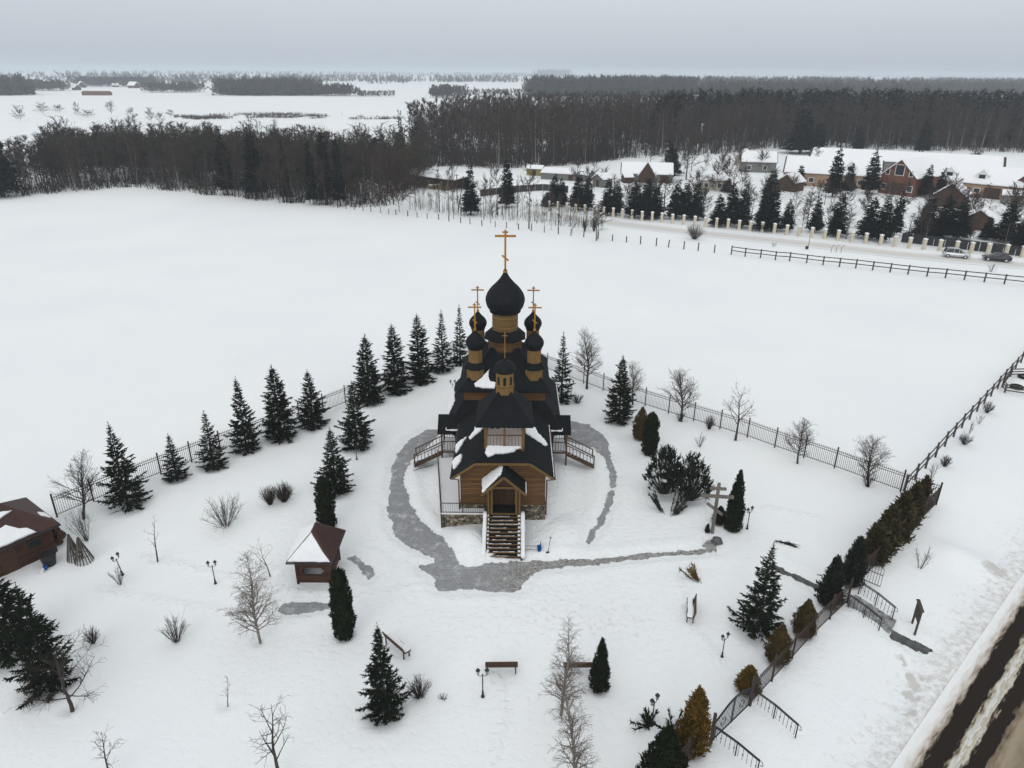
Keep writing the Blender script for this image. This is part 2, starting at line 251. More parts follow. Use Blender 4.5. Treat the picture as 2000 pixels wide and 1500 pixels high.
# ------------------------------------------------------------------ mesh and object helpers
class MB:
    def __init__(s): s.v = []; s.f = []; s.m = []; s.mi = 0
    def _add(s, V, Fc):
        o = len(s.v); s.v += [tuple(map(float, p)) for p in V]
        for f in Fc: s.f.append([i+o for i in f]); s.m.append(s.mi)
        return s
    def box(s, c, d, rz=0., rx=0., ry=0.):
        hx, hy, hz = d[0]/2, d[1]/2, d[2]/2
        R = Matrix.Rotation(rz,3,'Z') @ Matrix.Rotation(ry,3,'Y') @ Matrix.Rotation(rx,3,'X')
        V = [R @ Vector((x*hx, y*hy, z*hz)) + Vector(c) for x in (-1,1) for y in (-1,1) for z in (-1,1)]
        return s._add(V, [(0,1,3,2),(4,6,7,5),(0,4,5,1),(2,3,7,6),(0,2,6,4),(1,5,7,3)])
    def bar(s, a, b, w, h=None):                      # rectangular beam from a to b
        a = Vector(a); b = Vector(b); d = (b-a); L_ = d.length
        if L_ < 1e-6: return s
        d.normalize(); up = Vector((0,0,1)) if abs(d.z) < .95 else Vector((0,1,0))
        x = d.cross(up).normalized(); y = x.cross(d); h = h or w
        V = [p + x*(i*w/2) + y*(j*h/2) for p in (a,b) for i, j in ((-1,-1),(1,-1),(1,1),(-1,1))]
        return s._add(V, [(0,1,2,3),(7,6,5,4),(0,4,5,1),(1,5,6,2),(2,6,7,3),(3,7,4,0)])
    def tube(s, pts, r, n=6, r2=None):
        pts = [Vector(p) for p in pts]; m = len(pts); V = []; Fc = []
        for i, p in enumerate(pts):
            d = (pts[min(i+1,m-1)]-pts[max(i-1,0)]).normalized(); up = Vector((0,0,1)) if abs(d.z) < .95 else Vector((0,1,0))
            x = d.cross(up).normalized(); y = x.cross(d); rr = r if r2 is None else r+(r2-r)*i/(m-1)
            V += [p + x*(rr*math.cos(2*PI*k/n)) + y*(rr*math.sin(2*PI*k/n)) for k in range(n)]
        for i in range(m-1):
            for k in range(n): Fc.append((i*n+k, i*n+(k+1)%n, (i+1)*n+(k+1)%n, (i+1)*n+k))
        Fc += [tuple(range(n-1,-1,-1)), tuple(range((m-1)*n, m*n))]
        return s._add(V, Fc)
    def lathe(s, prof, n=16, c=(0,0,0), a0=0., cap=True, lump=0.):
        V = []; Fc = []; m = len(prof)
        for r, z in prof:
            for k in range(n):
                a = a0+2*PI*k/n; q = r*(1+lump*(rnd.random()-.5)); V.append((c[0]+q*math.cos(a), c[1]+q*math.sin(a), c[2]+z))
        for i in range(m-1):
            for k in range(n): Fc.append((i*n+k, i*n+(k+1)%n, (i+1)*n+(k+1)%n, (i+1)*n+k))
        if cap: Fc += [tuple(range(n-1,-1,-1)), tuple(range((m-1)*n, m*n))]
        return s._add(V, Fc)
    def loft(s, rings):                               # closed loops of equal length, capped
        n = len(rings[0]); V = [p for r in rings for p in r]; Fc = []
        for i in range(len(rings)-1):
            for k in range(n): Fc.append((i*n+k, i*n+(k+1)%n, (i+1)*n+(k+1)%n, (i+1)*n+k))
        Fc += [tuple(range(n-1,-1,-1)), tuple(range((len(rings)-1)*n, len(rings)*n))]
        return s._add(V, Fc)
    def prism(s, poly, off):                          # 3-D polygon extruded by a vector
        n = len(poly); off = Vector(off); A = [Vector(p) for p in poly]
        return s._add(A+[p+off for p in A], [tuple(range(n-1,-1,-1)), tuple(range(n,2*n))]+[(k,(k+1)%n,n+(k+1)%n,n+k) for k in range(n)])
    def slab(s, quad, t):                             # a plate: polygon thickened downwards along its normal
        A = [Vector(p) for p in quad]; nn = (A[1]-A[0]).cross(A[2]-A[0]).normalized()
        if nn.z < 0: A.reverse(); nn = -nn
        return s.prism(A, -nn*t)
    def build(s, name, mats, parent=None, loc=None, smooth=False, bevel=0., recalc=True):
        me = bpy.data.meshes.new(name); me.from_pydata(s.v, [], s.f)
        mats = mats if isinstance(mats, (list,tuple)) else [mats]
        for m_ in mats: me.materials.append(M[m_] if isinstance(m_, str) else m_)
        if len(mats) > 1: me.polygons.foreach_set('material_index', s.m)
        if recalc:
            bm = bmesh.new(); bm.from_mesh(me); bmesh.ops.recalc_face_normals(bm, faces=bm.faces); bm.to_mesh(me); bm.free()
        if smooth: me.polygons.foreach_set('use_smooth', [True]*len(me.polygons))
        me.update(); o = bpy.data.objects.new(name, me); COL.objects.link(o)
        if parent: o.parent = parent
        if loc is not None: o.location = loc
        if bevel:
            bv = o.modifiers.new('bevel', 'BEVEL'); bv.width = bevel; bv.segments = 2; bv.limit_method = 'ANGLE'
        return o
def meshnp(name, V, Q, mats, mi=None, tri=False, smooth=False):
    me = bpy.data.meshes.new(name); n = len(V); k = 3 if tri else 4; m = len(Q)
    me.vertices.add(n); me.vertices.foreach_set('co', np.asarray(V, np.float32).ravel())
    me.loops.add(m*k); me.loops.foreach_set('vertex_index', np.asarray(Q, np.int32).ravel())
    me.polygons.add(m); me.polygons.foreach_set('loop_start', np.arange(0, m*k, k, dtype=np.int32)); me.polygons.foreach_set('loop_total', np.full(m, k, np.int32))
    for x in mats: me.materials.append(M[x] if isinstance(x, str) else x)
    if mi is not None: me.polygons.foreach_set('material_index', np.asarray(mi, np.int32))
    if smooth: me.polygons.foreach_set('use_smooth', np.ones(m, bool))
    me.update(calc_edges=True); return me
def link(name, me, parent=None, loc=None):
    o = bpy.data.objects.new(name, me); COL.objects.link(o)
    if parent: o.parent = parent
    if loc is not None: o.location = loc
    return o
def tag(o, label=None, cat=None, group=None, kind=None):
    if label: o['label'] = label
    if cat: o['category'] = cat
    if group: o['group'] = group
    if kind or cat: o['kind'] = kind or 'thing'
    return o
def empty(name, loc, label, cat, group=None, rz=0.):
    o = bpy.data.objects.new(name, None); COL.objects.link(o); o.location = loc; o.rotation_euler = (0,0,rz); o.empty_display_size = .3
    return tag(o, label, cat, group)
ORD = 'first second third fourth fifth sixth seventh eighth ninth tenth eleventh twelfth thirteenth fourteenth fifteenth sixteenth seventeenth eighteenth nineteenth twentieth'.split()
def ordn(i):
    if i < 20: return ORD[i]
    t = ['twenty','thirty','forty','fifty'][(i+1)//10-2]; u = (i+1) % 10
    return {'twenty':'twentieth','thirty':'thirtieth','forty':'fortieth','fifty':'fiftieth'}[t] if u == 0 else t+'-'+ORD[u-1]
def copy_tree(o, parent=None):
    c = o.copy(); COL.objects.link(c)
    if parent: c.parent = parent
    for ch in list(o.children): copy_tree(ch, c)
    return c
# ------------------------------------------------------------------ ground, paths, roads
def axis(lo, hi, step, out, grow):
    a = list(np.arange(lo, hi+1e-6, step)); d = step; l = []; x = lo
    while x > out[0]: d *= grow; x -= d; l.append(x)
    d = step; r = []; x = hi
    while x < out[1]: d *= grow; x += d; r.append(x)
    return np.array(l[::-1]+a+r)
def build_ground():
    xs = axis(-42, 46, .24, (-13000,13000), 1.09); ys = axis(14, 78, .24, (-60,13500), 1.055)
    X, Y = np.meshgrid(xs, ys); Z = H(X, Y); V = np.stack([X,Y,Z],-1).reshape(-1,3)
    nx, ny = len(xs), len(ys); i = np.arange(nx*ny).reshape(ny, nx)
    Q = np.stack([i[:-1,:-1], i[:-1,1:], i[1:,1:], i[1:,:-1]], -1).reshape(-1,4)
    for wx, wy, wr in WELLS:
        k = (np.abs(V[:,0]-wx) < wr*3) & (np.abs(V[:,1]-wy) < wr*3); q = np.hypot(V[k,0]-wx, V[k,1]-wy)/wr; V[k,2] += -.2*np.exp(-q*q)+.07*np.exp(-((q-1.5)/.45)**2)
    me = meshnp('ground', V, Q, ['ground'], smooth=True)
    x, y = V[:,0], V[:,1]; u = (x-RO0[0])*RN[0]+(y-RO0[1])*RN[1]; al = (x-RO0[0])*RD[0]+(y-RO0[1])*RD[1]
    d = np.exp(-np.clip(-u-.2,0,99)/2.6)*(u < .5)*(y < 60)*.95
    d = np.maximum(d, .75*np.exp(-((x-24.8)**2+(y-29.3)**2)/9)*(u < 0))
    d = np.maximum(d, 1.1*np.exp(-((al-19.5)/1.0)**2)*np.exp(-((u+2.2)/1.1)**2))
    sd = np.full(x.shape, 9.0); m = (np.abs(x) < 36) & (y > 25) & (y < 62); sd[m] = path_sd(x[m], y[m])
    d = np.maximum(d, .35*np.exp(-np.clip(sd,0,9)/.35))
    d = np.maximum(d, .42*np.exp(-(((x-4)/8)**2+((y-33.5)/3.2)**2)))
    for px, py, rr in ((1778,1322,.3),(1786,1338,.36),(1774,1354,.32),(1765,1297,.2),(1783,1392,.26),(1797,1322,.18),(1758,1290,.2),(1790,1366,.2)):
        c = at_z(px,py,-.9); d = np.maximum(d, 1.6*np.exp(-((x-c[0])**2+(y-c[1])**2)/rr**2))
    t = np.clip(1-np.hypot((x-1)/26, (y-42)/22), 0, 1)*.8+.25*((y < 80) & (np.abs(x) < 40))
    t = np.maximum(t, np.exp(-np.clip(sd,0,9)/1.6))
    for tr in TRAILS:
        P = [at(*p_)[:2] for p_ in tr]
        for a_, b_ in zip(P[:-1], P[1:]):
            e_ = b_-a_; w_ = np.clip(((x-a_[0])*e_[0]+(y-a_[1])*e_[1])/(e_@e_),0,1); t = np.maximum(t, 1.7*np.exp(-((x-a_[0]-w_*e_[0])**2+(y-a_[1]-w_*e_[1])**2)/.16))
    t = np.maximum(t, 1.5*np.exp(-((x-4.6)**2/3+(y-48.5)**2/22))); t *= (y < 90)
    for nm, val in (('dirt', d), ('trod', t)):
        a = me.attributes.new(nm, 'FLOAT', 'POINT'); a.data.foreach_set('value', val.astype(np.float32))
    tag(link('ground', me), kind='structure')
WELLS = []; TRAILS = [[(958,1500),(985,1392),(976,1335),(968,1310)],[(1150,1010),(1098,935),(1080,905)],[(280,1085),(420,1120),(560,1150),(680,1165),(830,1140)],[(190,1150),(420,1190),(600,1205)],[(1330,1140),(1345,1220),(1412,1290)],[(1600,1010),(1500,990),(1420,1010)]]
def build_path(name, polys, grit, step, m_):
    P = [PATHS[i] for i in polys]; pts = np.array([p for L_ in P for p in L_]); lo = pts.min(0)-.4; hi = pts.max(0)+.4
    xs = np.arange(lo[0], hi[0], step); ys = np.arange(lo[1], hi[1], step); X, Y = np.meshgrid(xs, ys)
    d = np.full(X.shape, 99.)
    for p in P: d = np.minimum(d, poly_sd(X, Y, p))
    nx, ny = len(xs), len(ys)
    nr = (1.0 if name == 'paving' else .45)*sst(-.02, -.5, d)+.42*(1-sst(-.02,-.5,d)); nr = .55
    cut = d - .07 + nr*(.34*(vnoise(X+7, Y, .55)-.5)+.3*(vnoise(X, Y+7, .21)-.5)) + .3*np.clip(vnoise(X, Y, .8)-.78, 0, 1)*3
    i = np.arange(nx*ny).reshape(ny, nx); ok = (cut[:-1,:-1] < 0) & (cut[1:,1:] < 0)
    Q = np.stack([i[:-1,:-1], i[:-1,1:], i[1:,1:], i[1:,:-1]], -1)[ok]
    Z = H0(X, Y)-.11+.022
    used = np.unique(Q); re = np.full(nx*ny, -1); re[used] = np.arange(len(used)); V = np.stack([X,Y,Z],-1).reshape(-1,3)[used]
    me = meshnp(name, V, re[Q], [m_], smooth=True)
    g = grit(V[:,0], V[:,1]); a = me.attributes.new('grit', 'FLOAT', 'POINT'); a.data.foreach_set('value', np.clip(g,0,1).astype(np.float32))
    return tag(link(name, me), kind='structure')
def grit(x, y):
    g = sst(-2.2, 1.0, x)*(1-sst(40, 42, y))*.95
    return np.clip(g*(.35+1.0*vnoise(x, y, .7)), 0, 1)
build_path('paving', [0,1,2,3,5], grit, .06, 'paver')
build_path('footpath', [4,6], lambda x, y: np.ones_like(x)*.9, .06, 'slab')
def strip(name, mt, ctr, us, dz):                    # a road strip: ctr = list of left-edge points, us = offsets to the right
    C_ = np.array(ctr, float); seg = np.r_[0, np.cumsum(np.linalg.norm(np.diff(C_, axis=0), axis=1))]
    n = max(60, int(seg[-1]/1.0)); s = np.linspace(0, seg[-1], n); P = np.stack([np.interp(s, seg, C_[:,0]), np.interp(s, seg, C_[:,1])], -1)
    T = np.gradient(P, axis=0); T /= np.linalg.norm(T, axis=1)[:,None]; Nn = np.stack([T[:,1], -T[:,0]], -1)
    V = []; UV = []
    for u in us:
        q = P+Nn*u; V.append(np.c_[q, H(q[:,0], q[:,1])+dz]); UV.append(np.c_[np.full(n,u), s])
    V = np.array(V); UV = np.array(UV); m = len(us); i = np.arange(m*n).reshape(m, n)
    Q = np.stack([i[:-1,:-1], i[:-1,1:], i[1:,1:], i[1:,:-1]], -1).reshape(-1,4)[:, ::-1]
    me = meshnp(name, V.reshape(-1,3), Q, [mt], smooth=True)
    uvl = me.uv_layers.new(name='UV'); uvl.data.foreach_set('uv', UV.reshape(-1,2)[Q.ravel()].astype(np.float32).ravel())
    return tag(link(name, me), kind='structure')
strip('road', road_mat('slushy_street'), [RO0-RD*14, RO0+RD*46], list(np.linspace(-.9, 6.8, 41)), .03)
_bk = [(1090,417),(1175,428),(1340,447),(1500,463),(1600,473),(1750,490),(2000,512),(2120,522)]
_b = [at(*p)[:2] for p in _bk]; _b = [_b[0]+(_b[0]-_b[1])*.6]+_b
strip('lane', road_mat('packed_snow_lane'), _b, list(np.linspace(-.2, 6, 16)), .04)
# ------------------------------------------------------------------ church
CX, CY = -0.6, 55.6
CH = empty('church', (CX, CY, 0), 'brown log church with black onion domes and ochre crosses amid the snowy yard', 'church')
S2 = math.sqrt(2); O8 = 1/math.cos(PI/8)
def L3(X, Y, z): return (X-CX, Y-CY, z)
def pyr(prof, c=(0,0,0)): return MB().lathe([(r*S2, z) for r, z in prof], 4, c, PI/4, cap=False)
def oct_(mb, prof, c, cap=True): return mb.lathe([(r*O8, z) for r, z in prof], 8, c, PI/8, cap=cap)
YF = 43.07-CY; YB = 52.3-CY
mb = MB(); mb.box((0,(YF+.1-4.2)/2,.62), (6.15, -4.2-(YF+.1), 2.06)); mb.box((0,0,.62), (8.1,8.5,2.06)); mb.lathe([(2.8*O8,-.4),(2.8*O8,1.65)], 8, (0,5.0,0), PI/8)
mb.build('foundation', 'stone', CH)
# walls
g = lambda x, off=0: 4.18+.7*(3.6-abs(x))+off
mb = MB(); mb.prism([(-3,YF,1.65),(3,YF,1.65),(3,YF,g(3)-.12),(1.95,YF,g(1.95)-.12),(-1.95,YF,g(1.95)-.12),(-3,YF,g(3)-.12)], (0, 8.4, 0)); mb.build('front_wall', 'log', CH)
MB().box((0,0,2.7), (7.9,8.3,2.1)).build('nave_wall', 'log', CH)
MB().box((0,0,5.0), (6.6,6.6,3.2)).build('upper_wall', 'log', CH)
mb = MB(); mb.lathe([(2.7*O8,1.65),(2.7*O8,3.5)], 8, (0,5.0,0), PI/8); ap = mb.build('apse_wall', 'log', CH)
mb = MB(); mb.lathe([(3.2*O8,3.4),(3.2*O8,3.52),(.1,5.4)], 8, (0,4.9,0), PI/8); mb.build('apse_roof', 'roof', CH)
# roofs
T = .14
mb = MB()
for s in (-1, 1):
    mb.slab([(s*3.6,42.6-CY,g(3.6)),(s*1.88,42.6-CY,g(1.88)),(s*.985,43.6-CY,g(.985)),(s*.985,46.42-CY,g(.985)),(s*3.6,46.42-CY,g(3.6))], T); mb.slab([(s*3.6,46.42-CY,g(3.6)),(0,46.42-CY,g(0)),(0,YB+.02,g(0)),(s*3.6,YB+.02,g(3.6))], T)
mb.slab([(-1.88,42.6-CY,g(1.88)),(1.88,42.6-CY,g(1.88)),(.985,43.6-CY,g(.985)),(-.985,43.6-CY,g(.985))], T)
mb.build('front_roof', 'roof', CH)
mb = MB()
for s in (-1, 1): mb.bar((s*3.58,42.57-CY,g(3.6)-.12),(s*1.88,42.57-CY,g(1.88)-.12),.06,.16)
mb.bar((-1.88,42.57-CY,g(1.88)-.12),(1.88,42.57-CY,g(1.88)-.12),.06,.16)
mb.build('bargeboard', 'beam', CH)
pyr([(4.05,3.3),(4.7,3.38),(4.7,3.55),(3.28,5.62)]).build('skirt_roof', 'roof', CH)
pyr([(3.25,6.4),(3.72,6.45),(3.72,6.58),(1.1,9.28)]).build('upper_roof', 'roof', CH)
# central tower
ct = MB(); oct_(ct, [(1.38,7.6),(1.38,10.0)], (0,0,0)); ct.mi = 1; oct_(ct, [(1.05,10.0),(1.05,12.2)], (0,0,0)); ct = ct.build('central_tower', ['log','goldboard'], CH)
oct_(MB(), [(1.35,9.9),(1.68,9.92),(1.68,10.0),(1.06,10.62)], (0,0,0), False).build('skirt', 'roof', ct)
def spl(pts, n=5):
    out = []
    for i in range(len(pts)-1):
        p0, p1, p2, p3 = pts[max(i-1,0)], pts[i], pts[i+1], pts[min(i+2,len(pts)-1)]
        for k in range(n):
            t = k/n; out.append(tuple(.5*((2*p1[j])+(-p0[j]+p2[j])*t+(2*p0[j]-5*p1[j]+4*p2[j]-p3[j])*t*t+(-p0[j]+3*p1[j]-3*p2[j]+p3[j])*t**3) for j in (0,1)))
    return out+[pts[-1]]
onion = [(.74,0),(.90,.13),(.985,.32),(1.0,.46),(.93,.66),(.72,.9),(.46,1.10),(.26,1.28),(.12,1.46),(.045,1.66)]
def dome(c, r, z0, k, parent):
    mb = MB(); mb.lathe([(q*r, z0+h*r*k) for q, h in spl(onion)], 32, c); o = mb.build('dome', 'dome', parent, smooth=True)
    MB().lathe([(.70*r,z0-.1),(.80*r,z0-.1),(.80*r,z0+.03),(.70*r,z0+.06)], 16, c).build('dome_ring', 'roof', parent); return o
def cross(c, z0, z1, zb, wb, zs, ws, th, zt, wt, parent):
    mb = MB(); x, y = c[0], c[1]; mb.box((x,y,(z0+z1)/2), (th,th,z1-z0)); mb.box((x,y,zb), (wb,th*.8,th)); mb.box((x,y,zt), (wt,th*.8,th*.8))
    mb.bar((x-ws/2,y,zs+ws*.42),(x+ws/2,y,zs-ws*.42), th*.8, th*.8); mb.lathe([(th*1.1,z0-.05),(th*1.1,z0+.12)], 8, (x,y,0))
    return mb.build('cross', 'gold', parent)
dome((0,0,0), 1.6, 12.2, 1.31, ct)
cross((0,0,0), 15.4, 18.72, 18.24, 1.66, 16.5, .5, .16, 18.54, .46, ct)
for i, (sx, sy) in enumerate(((-1,-1),(1,-1),(-1,1),(1,1))):
    c = (sx*2.36, sy*2.4, 0)
    mb = MB(); oct_(mb, [(.69,6.8),(.69,8.3)], c); oct_(mb, [(.54,8.3),(.54,9.85)], c); tw = mb.build('corner_tower', 'planks', CH)
    oct_(MB(), [(.7,8.14),(.86,8.16),(.86,8.24),(.55,8.66)], c, False).build('skirt', 'roof', tw)
    dome(c, .765, 9.84, 1.31, tw); cross(c, 11.3, 13.51, 13.17, 1.05, 12.02, .34, .1, 13.36, .28, tw)
# bell loft over the front block
BX = .1; BY = 45.0-CY
MB().box((BX,BY,5.5), (2.7,2.9,.9)).build('loft_base', 'log', CH)
mb = MB(); mb.box((BX,BY,5.99), (2.66,2.86,.06)); mb.build('loft_floor', 'palefloor', CH)
for x, y in ((-1.3,-1.38),(1.3,-1.38),(0,-1.38),(-1.3,1.38),(1.3,1.38)): 
    MB().box((BX+x,BY+y,6.9), (.2 if x else .15,.16,1.95)).build('post', 'beam', CH)
MB().box((BX,BY+1.42,6.5), (2.5,.08,1.0)).build('loft_back_wall', 'palefloor', CH)
def rail(mb, a, b, h, sp, w=.05, bw=.03, low=.1):
    a = Vector(a); b = Vector(b); up = Vector((0,0,1)); mb.bar(a+up*h, b+up*h, w, w); mb.bar(a+up*low, b+up*low, w*.8, w*.8)
    n = max(1, int((b-a).length/sp))
    for k in range(n+1):
        p = a.lerp(b, k/n); mb.bar(p+up*low, p+up*h, bw, bw)
    return mb
mb = MB(); z = 6.02
for a, b in (((-1.22,-1.38),(-.06,-1.38)),((.06,-1.38),(1.22,-1.38)),((-1.3,-1.3),(-1.3,1.3)),((1.3,-1.3),(1.3,1.3))):
    rail(mb, (BX+a[0],BY+a[1],z), (BX+b[0],BY+b[1],z), .95, .2, .06, .035, .05)
mb.build('balustrade', 'shedbrown', CH)
mb = MB(); mb.box((BX,BY-1.38,7.78), (2.9,.16,.16)); mb.box((BX,BY+1.38,7.78), (2.9,.16,.16)); mb.box((BX-1.3,BY,7.78), (.16,2.6,.16)); mb.box((BX+1.3,BY,7.78), (.16,2.6,.16)); mb.box((BX,BY-.55,7.5), (2.6,.12,.12)); mb.build('loft_beam', 'darkwood', CH)
for x in (-.85,-.45,.3,.62,.92):
    r = .1+.05*(x < 0); MB().lathe([(r*1.15,7.12),(r*.95,7.2),(r*.7,7.36),(r*.4,7.44),(.03,7.46)], 10, (BX+x,BY-.55,0)).build('bell', 'blackiron', CH, smooth=True)
pyr([(1.5,7.78),(1.97,7.84),(1.97,7.95),(.42,9.86)], (BX,BY,0)).build('canopy_roof', 'roof', CH)
tu = MB(); oct_(tu, [(.6,9.3),(.6,11.25)], (BX,BY,0)); tu = tu.build('bell_turret', 'planks', CH)
for k in range(8):
    a = k*PI/4; d = Vector((math.sin(a),-math.cos(a),0)); t = Vector((math.cos(a),math.sin(a),0)); c = Vector((BX,BY,0))+d*.585
    pts = [(-.1,10.36),(.1,10.36),(.1,10.85)]+[(.1*math.cos(q),10.85+.12*math.sin(q)) for q in (PI/4,PI/2,3*PI/4)]+[(-.1,10.85)]
    MB().prism([c+t*u+Vector((0,0,z)) for u, z in pts], d*.03).build('window', 'black', tu)
oct_(MB(), [(.6,10.12),(.66,10.14),(.66,10.22),(.6,10.24)], (BX,BY,0), False).build('cornice', 'beam', tu)
MB().lathe(spl([(.62,11.2),(.74,11.24),(.75,11.4),(.66,11.66),(.42,11.9),(.16,12.02),(.04,12.2)]), 24, (BX,BY,0)).build('dome', 'dome', tu, smooth=True)
cross((BX,BY,0), 12.1, 14.06, 13.78, .34, 12.75, .16, .04, 13.92, .12, tu)
# entrance porch
PY = 41.3-CY; PB = 43.07-CY; gp = lambda x: 5.06-.9*abs(x)
mb = MB()
for s in (-1, 1): mb.slab([(BX,PY,5.08),(BX+s*1.54,PY,gp(1.54)),(BX+s*1.54,PB,gp(1.54)),(BX,PB,5.08)], .1)
mb.build('porch_roof', 'roof', CH)
mb = MB()
for s in (-1, 1): mb.bar((BX,PY-.03,4.98),(BX+s*1.54,PY-.03,gp(1.54)-.1), .06, .15)
mb.build('porch_bargeboard', 'beam', CH)
for x, y in ((-1.08,41.9),(1.08,41.9),(-.86,41.9),(.86,41.9)): MB().box((BX+x,y-CY,2.75), (.13,.13,2.1)).build('post', 'beam', CH)
mb = MB(); mb.bar((BX-1.2,41.9-CY,3.82),(BX+1.2,41.9-CY,3.82),.14,.16); mb.build('porch_beam', 'beam', CH)
MB().prism([(BX-1.02,41.96-CY,3.9),(BX+1.02,41.96-CY,3.9),(BX,41.96-CY,4.86)], (0,.05,0)).build('porch_gable', 'darkwood', CH)
mb = MB()
for s in (-1, 1): mb.box((BX+s*1.1,42.5-CY,2.7), (.07,1.1,2.0))
mb.build('porch_side', 'log', CH)
MB().box((BX,42.47-CY,.85), (2.3,1.2,1.66)).build('porch_base', 'stone', CH)
MB().box((BX,42.45-CY,1.70), (2.3,1.26,.05)).build('porch_floor', 'beam', CH)
MB().box((BX,42.45-CY,1.735), (1.7,1.0,.03)).build('doormat', 'black', CH)
d = MB().box((BX,43.04-CY,2.6), (1.5,.08,1.8)).build('door', 'darkwood', CH)
MB().box((BX,42.985-CY,2.6), (.03,.04,1.76)).build('door_seam', 'black', d)
mb = MB(); mb.box((BX-.82,43.03-CY,2.65),(.14,.12,1.96)); mb.box((BX+.82,43.03-CY,2.65),(.14,.12,1.96)); mb.box((BX,43.03-CY,3.6),(1.5,.12,.14)); mb.build('door_frame', 'beam', d)
# front stairs
mb = MB(); mb.mi = 0; n = 11; y0, y1 = 39.1, 41.85
for k in range(n):
    y = y0+(y1-y0)*k/n; z = .06+1.6*(k+1)/n - .06; dy = (y1-y0)/n
    mb.mi = 0; mb.box((BX,y+.02-CY,z-.02), (2.3,.07,.05)); mb.mi = 1; mb.box((BX,y+dy/2+.05-CY,z-.09), (2.3,dy,.17))
    mb.mi = 1; mb.box((BX+rnd.uniform(-.03,.02),y+dy/2+.06-CY,z+.002), (2.1,dy*.7,.016))
    mb.mi = 2
    for q in range(5):
        w = rnd.uniform(.3,.7); mb.box((BX+rnd.uniform(-.8,.8),y+.075-CY,z+.012), (w,rnd.uniform(.025,.055),.024))
    for s in (-1, 1): mb.box((BX+s*rnd.uniform(1.05,1.1),y+dy*.6-CY,z+.02), (rnd.uniform(.06,.12)+.12*(s>0),dy*.75,.04))
mb.build('stairs', ['beam','black','snow'], CH)
for s in (-1, 1):
    a, b = (BX+s*1.22,39.0-CY), (BX+s*1.22,41.9-CY)
    mb = MB(); mb.mi = 0; mb.prism([(a[0]-.07,a[1],-.1),(a[0]-.07,a[1],.12),(b[0]-.07,b[1],1.76),(b[0]-.07,b[1],-.1)], (.14,0,0)); mb.build('stringer', 'darkwood', CH)
    mb = MB(); rings = []
    for k in range(15):
        t = k/14; w = .13+.05*rnd.random(); zz = .1+1.66*t; yy = a[1]+(b[1]-a[1])*t; x = a[0]+s*.1
        rings.append([(x-w,yy,zz-.05),(x-w*.8,yy,zz+.1),(x,yy,zz+.16+.03*rnd.random()),(x+w*.8,yy,zz+.1),(x+w,yy,zz-.07-.1*rnd.random())])
    mb.loft(rings).build('stringer_snow', 'snow', CH, smooth=True)
# terrace to the left of the steps
TP = [(-5.0,42.45),(-1.85,42.45),(-1.85,43.1),(-3.7,43.1),(-3.7,50.6),(-6.0,50.3)]
MB().prism([L3(x,y,-.3) for x, y in TP], (0,0,1.5)).build('terrace', 'stone', CH)
MB().prism([L3(x+(.04 if x < -4 else -.02),y+.04,1.2) for x, y in TP], (0,0,.1)).build('terrace_snow', 'snow', CH)
mb = MB(); a, b, c = L3(-4.95,42.55,1.25), L3(-1.9,42.55,1.25), L3(-5.95,50.2,1.25)
rail(mb, a, b, .85, .16, .045, .018); rail(mb, a, c, .85, .16, .06, .018)
for p in (a, b, c, tuple((Vector(a)*.6+Vector(c)*.4)), tuple((Vector(a)+Vector(b))/2)): mb.bar(p, (p[0],p[1],p[2]+.88), .06)
mb.build('railing', 'blackiron', CH)
p, q = at(808,921), at(846,910); mb = MB(); rail(mb, L3(*p), L3(*q), .85, .17, .04, .016); mb.build('railing', 'blackiron', CH)
